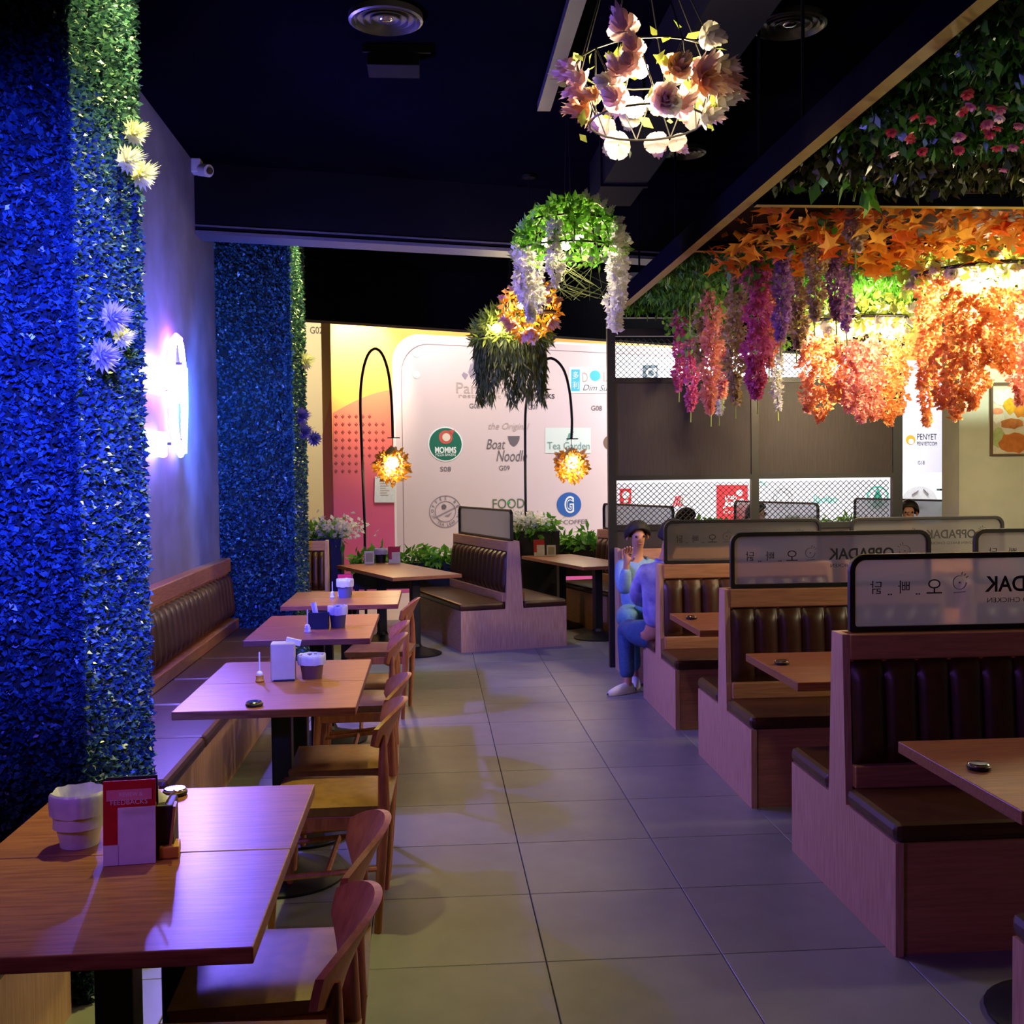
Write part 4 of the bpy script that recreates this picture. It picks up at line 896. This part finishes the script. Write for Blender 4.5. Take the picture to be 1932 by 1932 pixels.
# ---------------- planters along the shop front
def planter(x0, x1, y, top, bot, label, dens=260, flowers=False, legs=True, lift=.13):
    t = thing('planter', label, 'planter', ((x0+x1)/2, y, 0), 0, 'black planter boxes along the shop front'); hx = (x1-x0)/2; d = .17
    mb = MB(); mb.box(-hx, hx, -d, -d+.02, bot, top).box(-hx, hx, d-.02, d, bot, top).box(-hx, -hx+.02, -d+.02, d-.02, bot, top).box(hx-.02, hx, -d+.02, d-.02, bot, top).box(-hx+.02, hx-.02, -d+.02, d-.02, bot, bot+.02)
    obj('planter_box', mb, M['planter'], t); obj('soil', MB().box(-hx+.02, hx-.02, -d+.02, d-.02, top-.06, top-.03), M['soil'], t)
    if legs and bot > .1:
        for x in (-hx+.03, hx-.03):
            for yy in (-d+.03, d-.03): obj('leg', MB().box(x-.012, x+.012, yy-.012, yy+.012, 0, bot), M['black'], t)
    n = int(dens*hx*2/.5); P = np.stack([RNG.uniform(-hx, hx, n), RNG.uniform(-d, d, n)*1.1, top+RNG.uniform(-.08, lift, n)], 1); P[:, 2] += .03*np.sin(P[:, 0]*13)
    N = np.stack([P[:, 0]*.3, -np.ones(n)*.5, np.ones(n)*.2], 1)
    stuff('greenery', leaves(P, N, .09+.06*RNG.random(n), .4, .7, .2, .35), M['fern'], t)
    if flowers:
        n = 420; c = flowers; P = np.stack([c+RNG.normal(size=n)*.13, RNG.normal(size=n)*.08-.05, top+.10+RNG.normal(size=n)*.05], 1); stuff('white_blossoms', leaves(P, np.tile([0, -.5, .5], (n, 1)), .045+.02*RNG.random(n), .7, .8, .35), M['petal_w'], t)
planter(-1.42, -.945, 11.75, 1.0, 0, 'tall black planter with ferns and white blossoms at the left end', 200, .18)
planter(-.86, .35, 12.15, .70, .42, 'low black planter with ferns behind the long table', 300)
planter(.93, 1.46, 12.62, 1.0, 0, 'tall black planter with ferns and lilac-white blossoms behind the partition post', 220, -.12)
planter(1.48, 2.9, 12.95, .82, .45, 'low black planter with ferns right of the tall planter', 300)
planter(3.0, 4.6, 13.35, .92, .45, 'low planter with ferns seen through the right mesh', 300)
planter(4.7, 5.6, 13.8, .9, .45, 'low planter with brownish plants by the right post', 300)
lamp('canopy_fill', 'POINT', (4.3, 4.3, 2.2), 90, (1, .85, .5), .1)  # added out-of-view fill to brighten the ivy
lamp('canopy_fill', 'POINT', (4.6, 5.9, 2.3), 130, (1, .85, .5), .1)  # added out-of-view fill to brighten the maple leaves
# ================================================================== mall hoarding with tenant logos
RH = math.radians(23); Q0 = Vector((.8, 16.1, 0)); DH = Vector((math.cos(RH), math.sin(RH), 0)); NH = Vector((math.sin(RH), -math.cos(RH), 0))
def mu(px, py):
    d = ray(px, py); t = (Q0-EYE).dot(NH)/d.dot(NH); X = EYE+d*t-Q0; return X.dot(DH), X.z
hb = thing('advertising_hoarding', 'big printed mall hoarding with rows of shop logos on pink', 'hoarding', Q0, RH)
ul = mu(628, 900)[0]
def gradmat(name, stops, rough=.55):
    m, nt, b = newmat(name); tc = nt.nodes.new('ShaderNodeTexCoord'); sx = nt.nodes.new('ShaderNodeSeparateXYZ'); mr = nt.nodes.new('ShaderNodeMapRange')
    mr.inputs[1].default_value = 0; mr.inputs[2].default_value = 4.5; rp = nt.nodes.new('ShaderNodeValToRGB'); e = rp.color_ramp.elements
    while len(e) < len(stops): e.new(.5)
    for i, (q, c) in enumerate(stops): e[i].position = q; e[i].color = lin(c)
    nt.links.new(tc.outputs['Object'], sx.inputs[0]); nt.links.new(sx.outputs[2], mr.inputs[0]); nt.links.new(mr.outputs[0], rp.inputs[0]); nt.links.new(rp.outputs[0], b.inputs['Base Color']); b.inputs['Roughness'].default_value = rough
    return m
obj('hoarding_board', MB().box(ul, 11.5, 0, .42, 0, 4.6), gradmat('print_sunset', [(0, '#d0569a'), (.12, '#d85a98'), (.45, '#e88a5a'), (.62, '#eea044'), (1, '#f0b050')]), hb)
yy = [0]
def flat(nm, poly, m, d=.004):
    yy[0] += .0006; return obj(nm, MB().prism(poly, -d-yy[0], 0, 'y') if False else MB().prism([(u, z) for u, z in poly], -d-yy[0], -.001, 'y'), m, hb)
def P(*pts): return [mu(*p) for p in pts]
coral = gradmat('print_coral', [(0, '#d8508c'), (.25, '#d8587c'), (.5, '#e06a5a'), (.7, '#ec7a4c'), (1, '#ec8450')])
cur = [(628+q*117/8, 779-44*math.sin(q/8*pi/2*.95)) for q in range(9)]
flat('coral_wave', P(*cur, (748, 1040))[:-1] + [(mu(748, 1040)[0], .3), (ul+.0, .3)], coral)
# the side return repeats the wave
wv = obj('coral_wave', MB().prism([(.02, .3), (.42, .3), (.42, 2.25), (.02, 2.75)], ul-.006, ul-.001, 'x'), coral, hb)
# pink panel with rounded corner, white outline and thin dark line
def roundpanel(px, py, r, uu=11.4, zb=.42):
    u, z = mu(px, py); return [(u, zb), (uu, zb), (uu, z)] + [(u+r-r*math.sin(a), z-r+r*math.cos(a)) for a in [pi/2*k/8 for k in range(9)]]
pinkm = mat('print_pink', '#dcc2c0', .5, c2='#dcc4c8', scale=.5)
u0, zt = mu(743, 900)[0], mu(850, 634)[1]
def rp_(off): return [(u0+off, .42), (11.4, .42), (11.4, zt-off)]+[(u0+off+.42-.42*math.sin(a), zt-off-.42+.42*math.cos(a)) for a in [pi/2*k/8 for k in range(9)]]
flat('outline_white', rp_(0), mat('print_white', '#efe2da', .5)); flat('pink_margin', rp_(.035), pinkm); flat('outline_dark', rp_(.13), mat('print_thinline', '#7a6468', .6)); flat('pink_panel', rp_(.14), pinkm)
uw = mu(1163, 800)[0]
flat('white_panel', [(uw, .42), (11.38, .42), (11.38, zt-.16), (uw, zt-.16)], mat('print_palewhite', '#dcd8e4', .5, c2='#e2e0ea', scale=.6))
base_y = -.004-yy[0]-.002
inkg = mat('print_grey', '#6a6066', .6); inkt = mat('print_taupe', '#b8a29c', .6); inkd = mat('print_dark', '#26242c', .6)
def txt(s, cx, cy, wpx, hpx, m=inkg, dy=0, **k):
    u, z = mu(cx, cy); u2 = mu(cx+wpx/2, cy)[0]; u1 = mu(cx-wpx/2, cy)[0]; z1 = mu(cx, cy-hpx/2)[1]; z0 = mu(cx, cy+hpx/2)[1]
    return letters('lettering', s, u, z, (u2-u1) if wpx else None, z1-z0, m, hb, base_y-.003-dy, **k)
def disc(nm, cx, cy, r, m, dy=0, ry=None, n=32):
    u, z = mu(cx, cy); R = (mu(cx, cy-r)[1]-mu(cx, cy+r)[1])/2; Ru = (mu(cx+r, cy)[0]-mu(cx-r, cy)[0])/2
    return obj(nm, MB().prism([(u+Ru*math.cos(2*pi*k/n), z+R*math.sin(2*pi*k/n)) for k in range(n)], base_y-.001-dy-.002, base_y-dy, 'y'), m, hb)
def ringo(nm, cx, cy, r, rw, m, dy=0, n=32):
    u, z = mu(cx, cy); R = (mu(cx, cy-r)[1]-mu(cx, cy+r)[1])/2; Ru = (mu(cx+r, cy)[0]-mu(cx-r, cy)[0])/2; q = 1-rw/r
    o = [(u+Ru*math.cos(2*pi*k/n), z+R*math.sin(2*pi*k/n)) for k in range(n)]; i = [(u+q*Ru*math.cos(2*pi*k/n), z+q*R*math.sin(2*pi*k/n)) for k in range(n)]
    return obj(nm, MB().ring(o, i, base_y-.003-dy, base_y-dy, 'y'), m, hb)
def patch(nm, pts, m, dy=0): return obj(nm, MB().prism(P(*pts), base_y-.003-dy, base_y-dy, 'y'), m, hb)
def rect(nm, x0, y0, x1, y1, m, dy=0): return patch(nm, [(x0, y1), (x1, y1), (x1, y0), (x0, y0)], m, dy)
white = mat('print_card_white', '#eef0ee', .5); green = mat('print_green', '#1c6a56', .5); redp = mat('print_red', '#d02a34', .5); cyan = mat('print_cyan', '#4ab8d8', .5); bluep = mat('print_blue', '#2f5fae', .5); teal = mat('print_teal', '#4ab09c', .5)
# dots of the coral field
mb = MB()
for r in range(8):
    for c in range(8 - (r == 0)*2 - (r > 5)*3):
        u, z = mu(634+c*12.6, 785+r*14.8); mb.box(u-.022, u+.022, -.012, -.008, z-.007, z+.007); mb.box(u-.007, u+.007, -.012, -.008, z-.022, z+.022)
obj('cross_pattern', mb, mat('print_cross', '#a84a44', .6), hb)['kind'] = 'stuff'
for y in (667, 707): disc('pale_dot', 785, y, 7, mat('print_pale', '#e6e0d8', .5))
txt('Para Thai', 915, 733, 108, 20, inkt)
txt('restaurant', 905, 748, 80, 6, inkt)
mv = mat('print_mauve', '#9a8a9c', .6)
for sx in (0, -1, 1):
    for q in (0, 1): patch('lotus_petal', [(893+sx*12*(q+.35), 716), (893+sx*12*(q+.35)-6, 702-q*0+abs(sx)*q*5), (893+sx*14*(q+.35), 676+18*q*abs(sx)+8*abs(sx)), (893+sx*12*(q+.35)+6, 702+abs(sx)*q*5)], mv, .0012*q)
for s, x, y in (('G06', 895, 766), ('G07', 1005, 768), ('G08', 1125, 770), ('S08', 840, 885), ('G09', 951, 883)): txt(s, x, y, 20, 9)
txt('STARBUCKS', 1010, 747, 72, 9, inkd, bold=.02)
rect('logo_card', 1073, 693, 1200, 742, white); rect('logo_block', 1077, 697, 1093, 738, cyan, .003); txt('\u591a', 1085, 708, 11, 14, white, .006); txt('\u5229', 1085, 727, 11, 14, white, .006)
txt('D', 1103, 712, 10, 18, inkt, .004); disc('logo_dot', 1122, 709, 10, cyan, .003); txt('LI', 1146, 711, 18, 18, inkt, .004); txt('Dim Sum', 1128, 732, 58, 11, inkg, .004, shear=.35)
disc('logo_rim', 840, 838, 33, white); disc('logo_disc', 840, 838, 30.5, green, .003); disc('logo_petal', 840, 825, 13, mat('print_coral2', '#c85a50', .5), .006); disc('logo_heart', 841, 825, 7.5, mat('print_cream', '#ecd8c4', .5), .009)
patch('logo_petal', [(848, 818), (853, 820), (857, 811), (846, 812)], mat('print_coral3', '#c85a50', .5), .006)
txt('MOMMS', 840, 849, 40, 12, white, .006, bold=.03); txt('PIZZA BAKERS', 840, 858, 38, 5, white, .006)
txt('the Original', 960, 806, 78, 16, inkt, shear=.4); txt('Boat', 935, 838, 36, 19, inkg, shear=.3); txt('Noodle', 965, 860, 58, 21, inkg, shear=.3)
bw = [(957.5, 823), (980, 823), (979, 830), (975, 838), (970, 842), (967, 842), (962, 838), (958.5, 830)]
patch('logo_bowl', list(reversed(bw)), inkg); 
rect('logo_card', 1028, 807, 1114, 855, mat('print_mint', '#d8e0da', .5)); txt('Tea Garden', 1072, 841, 80, 14, mat('print_sage', '#7a9a92', .5), .004); patch('logo_leaf', [(1068, 832), (1075, 828), (1082, 814), (1072, 818)], mat('print_sage2', '#6a9a8c', .5), .003)
disc('logo_disc', 1152, 835, 14, mat('print_brown', '#7a6050', .5)); 
for r in (30.5, 20): ringo('logo_ring', 840, 965, r, 1.3, mv)
for s, a0, a1, up in (('COFFEE BEAN', 200, -20, 1), ('TEA LEAF', 238, 312, -1)):
    for i, c_ in enumerate(s):
        if c_ == ' ': continue
        a = math.radians(a0+(a1-a0)*(i/(len(s)-1))); txt(c_, 840+25*math.cos(a), 965-25*math.sin(a), 0, 5.5, inkg, rot=(a-pi/2) if up > 0 else (a+pi/2))
patch('logo_stroke', [(818, 978.5), (866, 954.5), (865, 953), (817, 977)], mv, .003); disc('logo_bean', 837, 956, 4.5, inkg, .003); patch('logo_stroke', [(838, 973), (846, 974), (852, 966), (845, 971)], mv, .003)
txt('FOOD', 959, 950, 60, 18, mat('print_olive', '#5c6a4c', .6)); disc('logo_dot', 959, 948, 3, mat('print_green2', '#3fa05a', .5), .003); txt('ISLE', 984, 970, 38, 11, mat('print_olive2', '#76806c', .6))
disc('logo_disc', 1073, 952, 23, bluep); txt('G', 1073, 952, 18, 32, white, .004, bold=.06); txt('G', 1073, 952, 12, 25, bluep, .006, bold=-.01); txt('GO COFFEE', 1073, 985, 70, 8, inkg)
# logos seen through the partition mesh
rect('logo_tile', 1212, 689, 1240, 717, mat('print_slate', '#34444c', .5)); ringo('logo_ring', 1227, 704, 9, 3, white, .003); patch('logo_stroke', [(1234, 706), (1238, 700), (1236, 692), (1231, 696)], white, .003)
rect('logo_tile', 1169, 922, 1190, 950, redp); disc('logo_disc', 1180, 934, 7, white, .003); rect('logo_stroke', 1176, 943, 1184, 948, white, .003)
for k in range(4): patch('logo_stripe', [(1268+k*5, 955), (1271+k*5, 955), (1277+k*4, 936), (1274+k*4, 936)], redp, .002)
disc('logo_disc', 1291, 944, 10, white, .002); ringo('logo_ring', 1291, 944, 11, 1.3, inkg, .001)
rect('logo_tile', 1351, 915, 1410, 988, redp); txt('Little', 1378, 938, 22, 8, white, .004, bold=.02); txt('John', 1382, 951, 38, 16, white, .004, bold=.05, shear=.15); txt('Corner', 1384, 965, 40, 7, white, .004, shear=.2); disc('logo_disc', 1394, 930, 6, white, .003); disc('logo_disc', 1397, 946, 6, white, .003)
txt('Ya', 1438, 912, 13, 11, teal)
ringo('logo_ring', 1476, 940, 19, 2, mat('print_greyring', '#8a8a8c', .5)); ringo('logo_ring', 1476, 940, 13, 1.5, mat('print_greyring2', '#8a8a8c', .5))
txt('llaollao', 1557, 942, 44, 14, teal, bold=.01)
ringo('logo_ring', 1655, 938, 21, 3, teal); patch('logo_stroke', [(1646, 957), (1664, 957), (1662, 935), (1655, 921), (1648, 935)], mat('print_teal2', '#2e8a74', .5), .003)
disc('logo_disc', 1717, 830, 9, mat('print_gold', '#d0a030', .5)); disc('logo_heart', 1718, 833, 5, white, .003); txt('PENYET', 1748, 824, 37, 11, mat('print_char', '#2c2a2c', .5)); txt('PENYETCOM', 1748, 837, 38, 7, inkd)
txt('\u3059', 1800, 827, 13, 18, inkg); txt('sushi', 1800, 847, 16, 5, inkg); txt('G18', 1737, 873, 13, 7, inkg); txt('G1', 1806, 873, 10, 7, inkg)
sh_ = obj('notice_sheet', MB().prism(P((705, 948), (744, 948), (744, 897), (706, 899)), -.03, -.024, 'y'), M['paper'], hb)
mb = MB()
for k in range(7): u, z = mu(716, 908+k*4.4); u2 = mu(716+(18, 14, 16, 10, 17, 12, 15)[k], 908)[0]; mb.box(u, u2, -.032, -.0305, z-.006, z+.006)
obj('notice_print', mb, inkt, hb)
ct_ = letters('lettering', 'G02', *(lambda q: (q.x, q.z))(at_y(597, 623, 19.6)), .22, .12, inkd, COL.objects['wall_mall'], 19.59)
# exit stand and plain rounded sign in the mall
p = at_y(1791, 922, 17.0)
ez = thing('sign_stand', 'slim black T-shaped floor stand beyond the partition', 'stand', (p.x, p.y, 0)); obj('stand_pole', MB().tube([(-.06, 0, .02), (0, 0, p.z-.01)], .03, 8), M['black'], ez, True); obj('top_plate', MB().box(-.18, .18, -.06, .06, p.z-.03, p.z), M['black'], ez); obj('stand_base', MB().lathe([(.22, 0), (.22, .02), (.03, .03)], 24, (-.06, 0, 0)), M['black'], ez)
p = at_y(1733, 945, 16.4)
rs = thing('rounded_sign', 'white rounded standing sign with sketchy strokes beside the black post', 'sign', (p.x, p.y, 0))
hh_ = p.z+.23; poly = [(-.3, .0), (.3, .0), (.3, hh_-.28)]+[(.3*math.cos(a), hh_-.28+.28*math.sin(a)) for a in [pi*k/10 for k in range(1, 10)]]+[(-.3, hh_-.28)]
obj('sign_board', MB().prism(poly, -.03, .03, 'y'), M['white'], rs); mb = MB()
for a, b in (((-.12, .2), (-.02, .26)), ((.06, .28), (.14, .2)), ((-.05, .05), (.05, .0)), ((-.2, .08), (-.16, .0)), ((-.08, -.2), (.1, -.22))): mb.bar((a[0], -.035, p.z+a[1]-.1), (b[0], -.035, p.z+b[1]-.1), .018, .008)
obj('sketch_strokes', mb, inkg, rs)
p = at_y(1700, 905, 17.2)
bs = thing('banner_stand', 'pale banner stand behind the rounded sign', 'banner', (p.x+.45, p.y, 0)); obj('banner_sheet', MB().box(-.5, .3, -.01, .01, .05, 1.62), mat('banner_pale', '#c6d4cc', .5, c2='#d8e4dc', scale=2), bs); obj('banner_base', MB().box(-.5, .3, -.12, .12, 0, .05), M['white'], bs)

# framed food picture on the pier
p0 = at_y(1868, 722, 9.99); p1 = at_y(1868, 860, 9.99)
fw, fh = 1.0, p0.z-p1.z
pf = thing('framed_picture', 'framed food picture in orange and yellow on the sage wall pier', 'picture', (p0.x, 9.995, p1.z))
obj('frame', MB().ring([(0, 0), (fw, 0), (fw, fh), (0, fh)], [(.018, .018), (fw-.018, .018), (fw-.018, fh-.018), (.018, fh-.018)], -.03, 0, 'y'), mat('frame_brown', '#5c4630', .5), pf)
obj('print_sheet', MB().box(.018, fw-.018, -.012, -.002, .018, fh-.018), mat('print_plate', '#c8c4ac', .5, c2='#b6b294', scale=9), pf)
def blob(nm, cx, cz, rx, rz, c, c2, k, seed):
    rr = random.Random(seed); pl_ = [(cx+rx*math.cos(a)*(1+rr.uniform(-.18, .18)), cz+rz*math.sin(a)*(1+rr.uniform(-.18, .18))) for a in [2*pi*q/16 for q in range(16)]]
    pl_ = [(min(max(x, .02), fw-.02), min(max(z, .02), fh-.02)) for x, z in pl_]
    obj(nm, MB().prism(pl_, -.0135-.001*k, -.011, 'y'), mat(nm, c, .5, c2=c2, scale=22), pf)
for a in (('printed_plate', .12, .55, .12, .08, '#dcd8c8', '#c8c2ae', 1, 1), ('printed_lemon', .19, .47, .06, .075, '#d0a818', '#b88c10', 2, 2), ('printed_fries', .30, .46, .08, .11, '#c8861c', '#b8741a', 1, 3), ('printed_egg', .08, .36, .06, .06, '#d8d4be', '#c2bea6', 2, 4), ('printed_wing', .20, .30, .11, .05, '#b87434', '#a06028', 3, 5),
          ('printed_lettuce', .08, .17, .07, .09, '#8c9a58', '#a4ae72', 1, 6), ('printed_chicken', .23, .12, .15, .10, '#b4681e', '#a25a18', 2, 7), ('printed_shrimp', .07, .42, .06, .03, '#d89068', '#c88058', 3, 8), ('printed_chicken', .55, .3, .2, .18, '#b8702a', '#9c5a1c', 1, 9), ('printed_sauce', .8, .2, .12, .12, '#8c2a18', '#a03820', 1, 10)): blob(*a)

# ================================================================== people
def skin_obj(nm, nodes, edges, m, parent, sub=2, root=0):
    me = bpy.data.meshes.new(nm); keys = list(nodes); me.from_pydata([tuple(nodes[k][0]) for k in keys], [(keys.index(a), keys.index(b)) for a, b in edges], []); me.materials.append(m)
    o = link(nm, me, parent); sk = o.modifiers.new('skin', 'SKIN'); sk.use_smooth_shade = True; sk.branch_smoothing = .4
    for i, k in enumerate(keys):
        r = nodes[k][1]; me.skin_vertices[0].data[i].radius = r if isinstance(r, tuple) else (r, r); me.skin_vertices[0].data[i].use_root = (i == root)
    sb = o.modifiers.new('smooth', 'SUBSURF'); sb.levels = sub; sb.render_levels = sub
    return o
def person(label, J, shirt, jeans, hair, look, sleeve=1.0, hair_len=0.0, shoes='shoe', loc=None):
    J = {k: Vector(v) for k, v in J.items()}; o_ = Vector((J['pelvis'].x, J['pelvis'].y, 0))
    for k in J: J[k] = J[k]-o_
    t = thing('person', label, 'person', o_); look = Vector(look).normalized()
    up = (J['head']-J['neck']).normalized(); side = up.cross(look).normalized()
    N = {'pelvis': (J['pelvis'], .07), 'waist': (J['pelvis'].lerp(J['chest'], .5), .09), 'chest': (J['chest'], .10), 'neckb': (J['chest'].lerp(J['neck'], .75), .062), 'neck': (J['neck'].lerp(J['head'], .1), .043),
         'jaw': (J['head']-up*.06+look*.026, (.066, .070)), 'head': (J['head']+up*.015, .096), 'crown': (J['head']+up*.085-look*.01, .07), 'nose': (J['head']+look*.103-up*.018, .008)}
    E = [('pelvis', 'waist'), ('waist', 'chest'), ('chest', 'neckb'), ('neckb', 'neck'), ('neck', 'jaw'), ('jaw', 'head'), ('head', 'crown'), ('head', 'nose')]
    for s in 'LR':
        N['sh'+s] = (J['sh'+s], .05); N['el'+s] = (J['el'+s], .038); N['wr'+s] = (J['wr'+s], .028)
        d = (J['wr'+s]-J['el'+s]).normalized(); pa = J['wr'+s]+d*.05; N['palm'+s] = (pa, (.034, .02))
        q = d.cross(Vector((0, 1, 0)) if abs(d.y) < .8 else Vector((1, 0, 0))).normalized(); c = d.cross(q)
        E += [('chest', 'sh'+s), ('sh'+s, 'el'+s), ('el'+s, 'wr'+s), ('wr'+s, 'palm'+s)]
        for i, (off, L) in enumerate(((-.03, .068), (-.01, .078), (.01, .074), (.03, .06))):
            a = pa+q*off+d*.035; b = a+d*L*.5+c*.012; e = b+d*L*.35+c*.028
            for n_, pt_, r_ in (('a', a, .0105), ('b', b, .0095), ('c', e, .0075)): N[f'f{s}{i}{n_}'] = (pt_, r_)
            E += [('palm'+s, f'f{s}{i}a'), (f'f{s}{i}a', f'f{s}{i}b'), (f'f{s}{i}b', f'f{s}{i}c')]
        th = J['wr'+s]+d*.03-q*.045+c*.012; N['th'+s] = (th, .011); N['tt'+s] = (th+d*.04-q*.008+c*.02, .008); E += [('palm'+s, 'th'+s), ('th'+s, 'tt'+s)]
        N['hip'+s] = (J['hip'+s], .05); N['kn'+s] = (J['kn'+s], .052); N['an'+s] = (J['an'+s], .036); N['toe'+s] = (J['toe'+s], (.036, .022))
        E += [('pelvis', 'hip'+s), ('hip'+s, 'kn'+s), ('kn'+s, 'an'+s), ('an'+s, 'toe'+s)]
    skin_obj('body', N, E, M['skin'], t, 1)
    S_ = {'pelvis': (J['pelvis'], .135), 'waist': (N['waist'][0], .13), 'chest': (J['chest'], .14), 'neckb': (J['chest'].lerp(J['neck'], .8), .078)}
    SE = [('pelvis', 'waist'), ('waist', 'chest'), ('chest', 'neckb')]
    for s in 'LR':
        S_['sh'+s] = (J['sh'+s], .085); S_['el'+s] = (J['el'+s], .06); S_['wr'+s] = (J['el'+s].lerp(J['wr'+s], .9*sleeve), .043)
        SE += [('chest', 'sh'+s), ('sh'+s, 'el'+s), ('el'+s, 'wr'+s)]
    skin_obj('shirt', S_, SE, M[shirt], t, 2)
    for s in 'LR':
        pass
    D_ = {}; DE = [('hipL', 'hipR')]
    for s in 'LR':
        D_['hip'+s] = (J['hip'+s]+Vector((0, 0, .01)), .115); D_['mid'+s] = (J['hip'+s].lerp(J['kn'+s], .5), .092); D_['kn'+s] = (J['kn'+s], .072); D_['an'+s] = (J['kn'+s].lerp(J['an'+s], .85), .058); DE += [('hip'+s, 'mid'+s), ('mid'+s, 'kn'+s), ('kn'+s, 'an'+s)]
        f = J['toe'+s]-J['an'+s]; f.z = 0; f.normalize(); g = Vector((-f.y, f.x, 0)); A = J['an'+s]-f*.05
        mb = MB()
        def shoe(u, v, A=A, f=f, g=g):
            x = -.02+.27*u; w = .046*(math.sin(pi*min(max(u*.94+.04, 0), 1))**.45)*(1-.1*u); h = .02+(.075-.05*u)*max(math.sin(pi*min(u*1.02, 1)), 0)**.3
            a = pi*v; p_ = A+f*x+g*w*math.cos(a); return (p_.x, p_.y, .004+h*math.sin(a))
        mb.grid(shoe, 14, 10); sh = obj('shoe', mb, M[shoes], t, True, angle=70)
    skin_obj('jeans', D_, DE, M[jeans], t, 2)
    hd = J['head']; back = -look
    hb_ = MB(); T = Matrix((side, look, up)).transposed().to_4x4(); T.translation = hd
    def hr(u, v):
        a = 2*pi*u; ph = pi*v*.60
        front = max(math.cos(a-pi/2), 0); cut = 1-.42*front
        ph = ph*cut if v > .3 else ph*(1-(1-cut)*v/.3)
        r = 1+.03*math.sin(9*a+5*v)
        p_ = T @ Vector((.106*r*math.sin(ph)*math.cos(a), -.008+.116*r*math.sin(ph)*math.sin(a), .012+.118*math.cos(ph)-(hair_len*max(-math.sin(a), 0)*v**3)))
        return tuple(p_)
    obj('hair', MB().grid(hr, 28, 12), M[hair], t, True, angle=80).modifiers.new('thick', 'SOLIDIFY').thickness = .02
    for s in (-1, 1):
        obj('eye', MB().ball(T @ Vector((s*.033, .09, .0)), .0105, 10, 6), M['ink'], t, True)
        obj('ear', MB().ball(T @ Vector((s*.083, -.005, -.01)), (.014, .02, .03), 8, 6), M['skin'], t, True)
    obj('mouth', MB().ball(T @ Vector((0, .088, -.062)), (.022, .008, .006), 10, 6), mat('lips', '#8a4a44', .5), t, True)
    return t
Y_ = at_y
J2 = dict(pelvis=Y_(1240, 1190, 7.72), chest=Y_(1246, 1096, 7.68), neck=Y_(1258, 1044, 7.68), head=Y_(1268, 1012, 7.68), shL=Y_(1214, 1082, 7.70), elL=Y_(1200, 1128, 7.86), wrL=Y_(1226, 1140, 8.12), shR=Y_(1300, 1086, 7.70), elR=Y_(1320, 1130, 7.9), wrR=Y_(1290, 1142, 8.12),
          hipL=Y_(1222, 1202, 7.74), knL=Y_(1180, 1182, 8.14), anL=Y_(1184, 1300, 8.08), toeL=Y_(1150, 1316, 7.98), hipR=Y_(1272, 1202, 7.74), knR=Y_(1262, 1182, 8.2), anR=Y_(1262, 1296, 8.2), toeR=Y_(1262, 1300, 8.36))
person('person in white and blue shirt, back turned, one jeans leg in the aisle', J2, 'check', 'denim', 'hair', (.15, .98, -.05), 1.0, .03)
J1 = dict(pelvis=Y_(1196, 1160, 8.72), chest=Y_(1202, 1082, 8.76), neck=Y_(1203, 1042, 8.74), head=Y_(1203, 1010, 8.70), shR=Y_(1174, 1068, 8.74), elR=Y_(1178, 1116, 8.5), wrR=Y_(1182, 1064, 8.46), shL=Y_(1234, 1068, 8.78), elL=Y_(1248, 1122, 8.6), wrL=Y_(1225, 1128, 8.42),
          hipR=Y_(1180, 1166, 8.66), knR=Y_(1188, 1162, 8.30), anR=Y_(1198, 1286, 8.36), toeR=Y_(1198, 1296, 8.22), hipL=Y_(1222, 1166, 8.66), knL=Y_(1236, 1162, 8.30), anL=Y_(1236, 1286, 8.4), toeL=Y_(1236, 1292, 8.26))
person('person facing us in light blue shirt, hand raised to the face', J1, 'chambray', 'denim_l', 'hair', (0.05, -1, -.05))
def sitter(label, px, py, y, rz, shirt, hair, hl=0):
    h = at_y(px, py, y); f = Vector((math.sin(rz), math.cos(rz), 0)); s_ = Vector((f.y, -f.x, 0)); B = Vector((h.x, h.y, 0)); z0 = .54; H = h.z
    v = lambda a, b, z: B+f*a+s_*b+Vector((0, 0, z))
    J = dict(pelvis=v(-.02, 0, z0), chest=v(-.02, 0, z0+(H-z0)*.55), neck=v(-.01, 0, H-.15), head=v(0, 0, H))
    for k, q in (('L', -1), ('R', 1)):
        J.update({'sh'+k: v(-.02, q*.17, H-.24), 'el'+k: v(.06, q*.22, H-.5), 'wr'+k: v(.28, q*.12, .80), 'hip'+k: v(0, q*.09, z0-.01), 'kn'+k: v(.42, q*.1, .53), 'an'+k: v(.40, q*.1, .08), 'toe'+k: v(.54, q*.1, .04)})
    return person(label, J, shirt, 'denim', hair, f, 1, hl)
sitter('diner with dark hair seen through the left mesh behind its screen', 1295, 980, 11.3, math.radians(74), 'shirt_d', 'hair')
sitter('diner with dark hair beside the middle partition post, seen through the mesh', 1428, 968, 11.5, math.radians(110), 'shirt_d', 'hair', .05)
sitter('diner with brown hair facing the camera right of the black partition', 1714, 966, 10.9, math.radians(200), 'shirt_g', 'hairb')
sitter('diner whose dark head top shows above the far right screen', 1802, 985, 11.6, math.radians(200), 'shirt_d', 'hair')
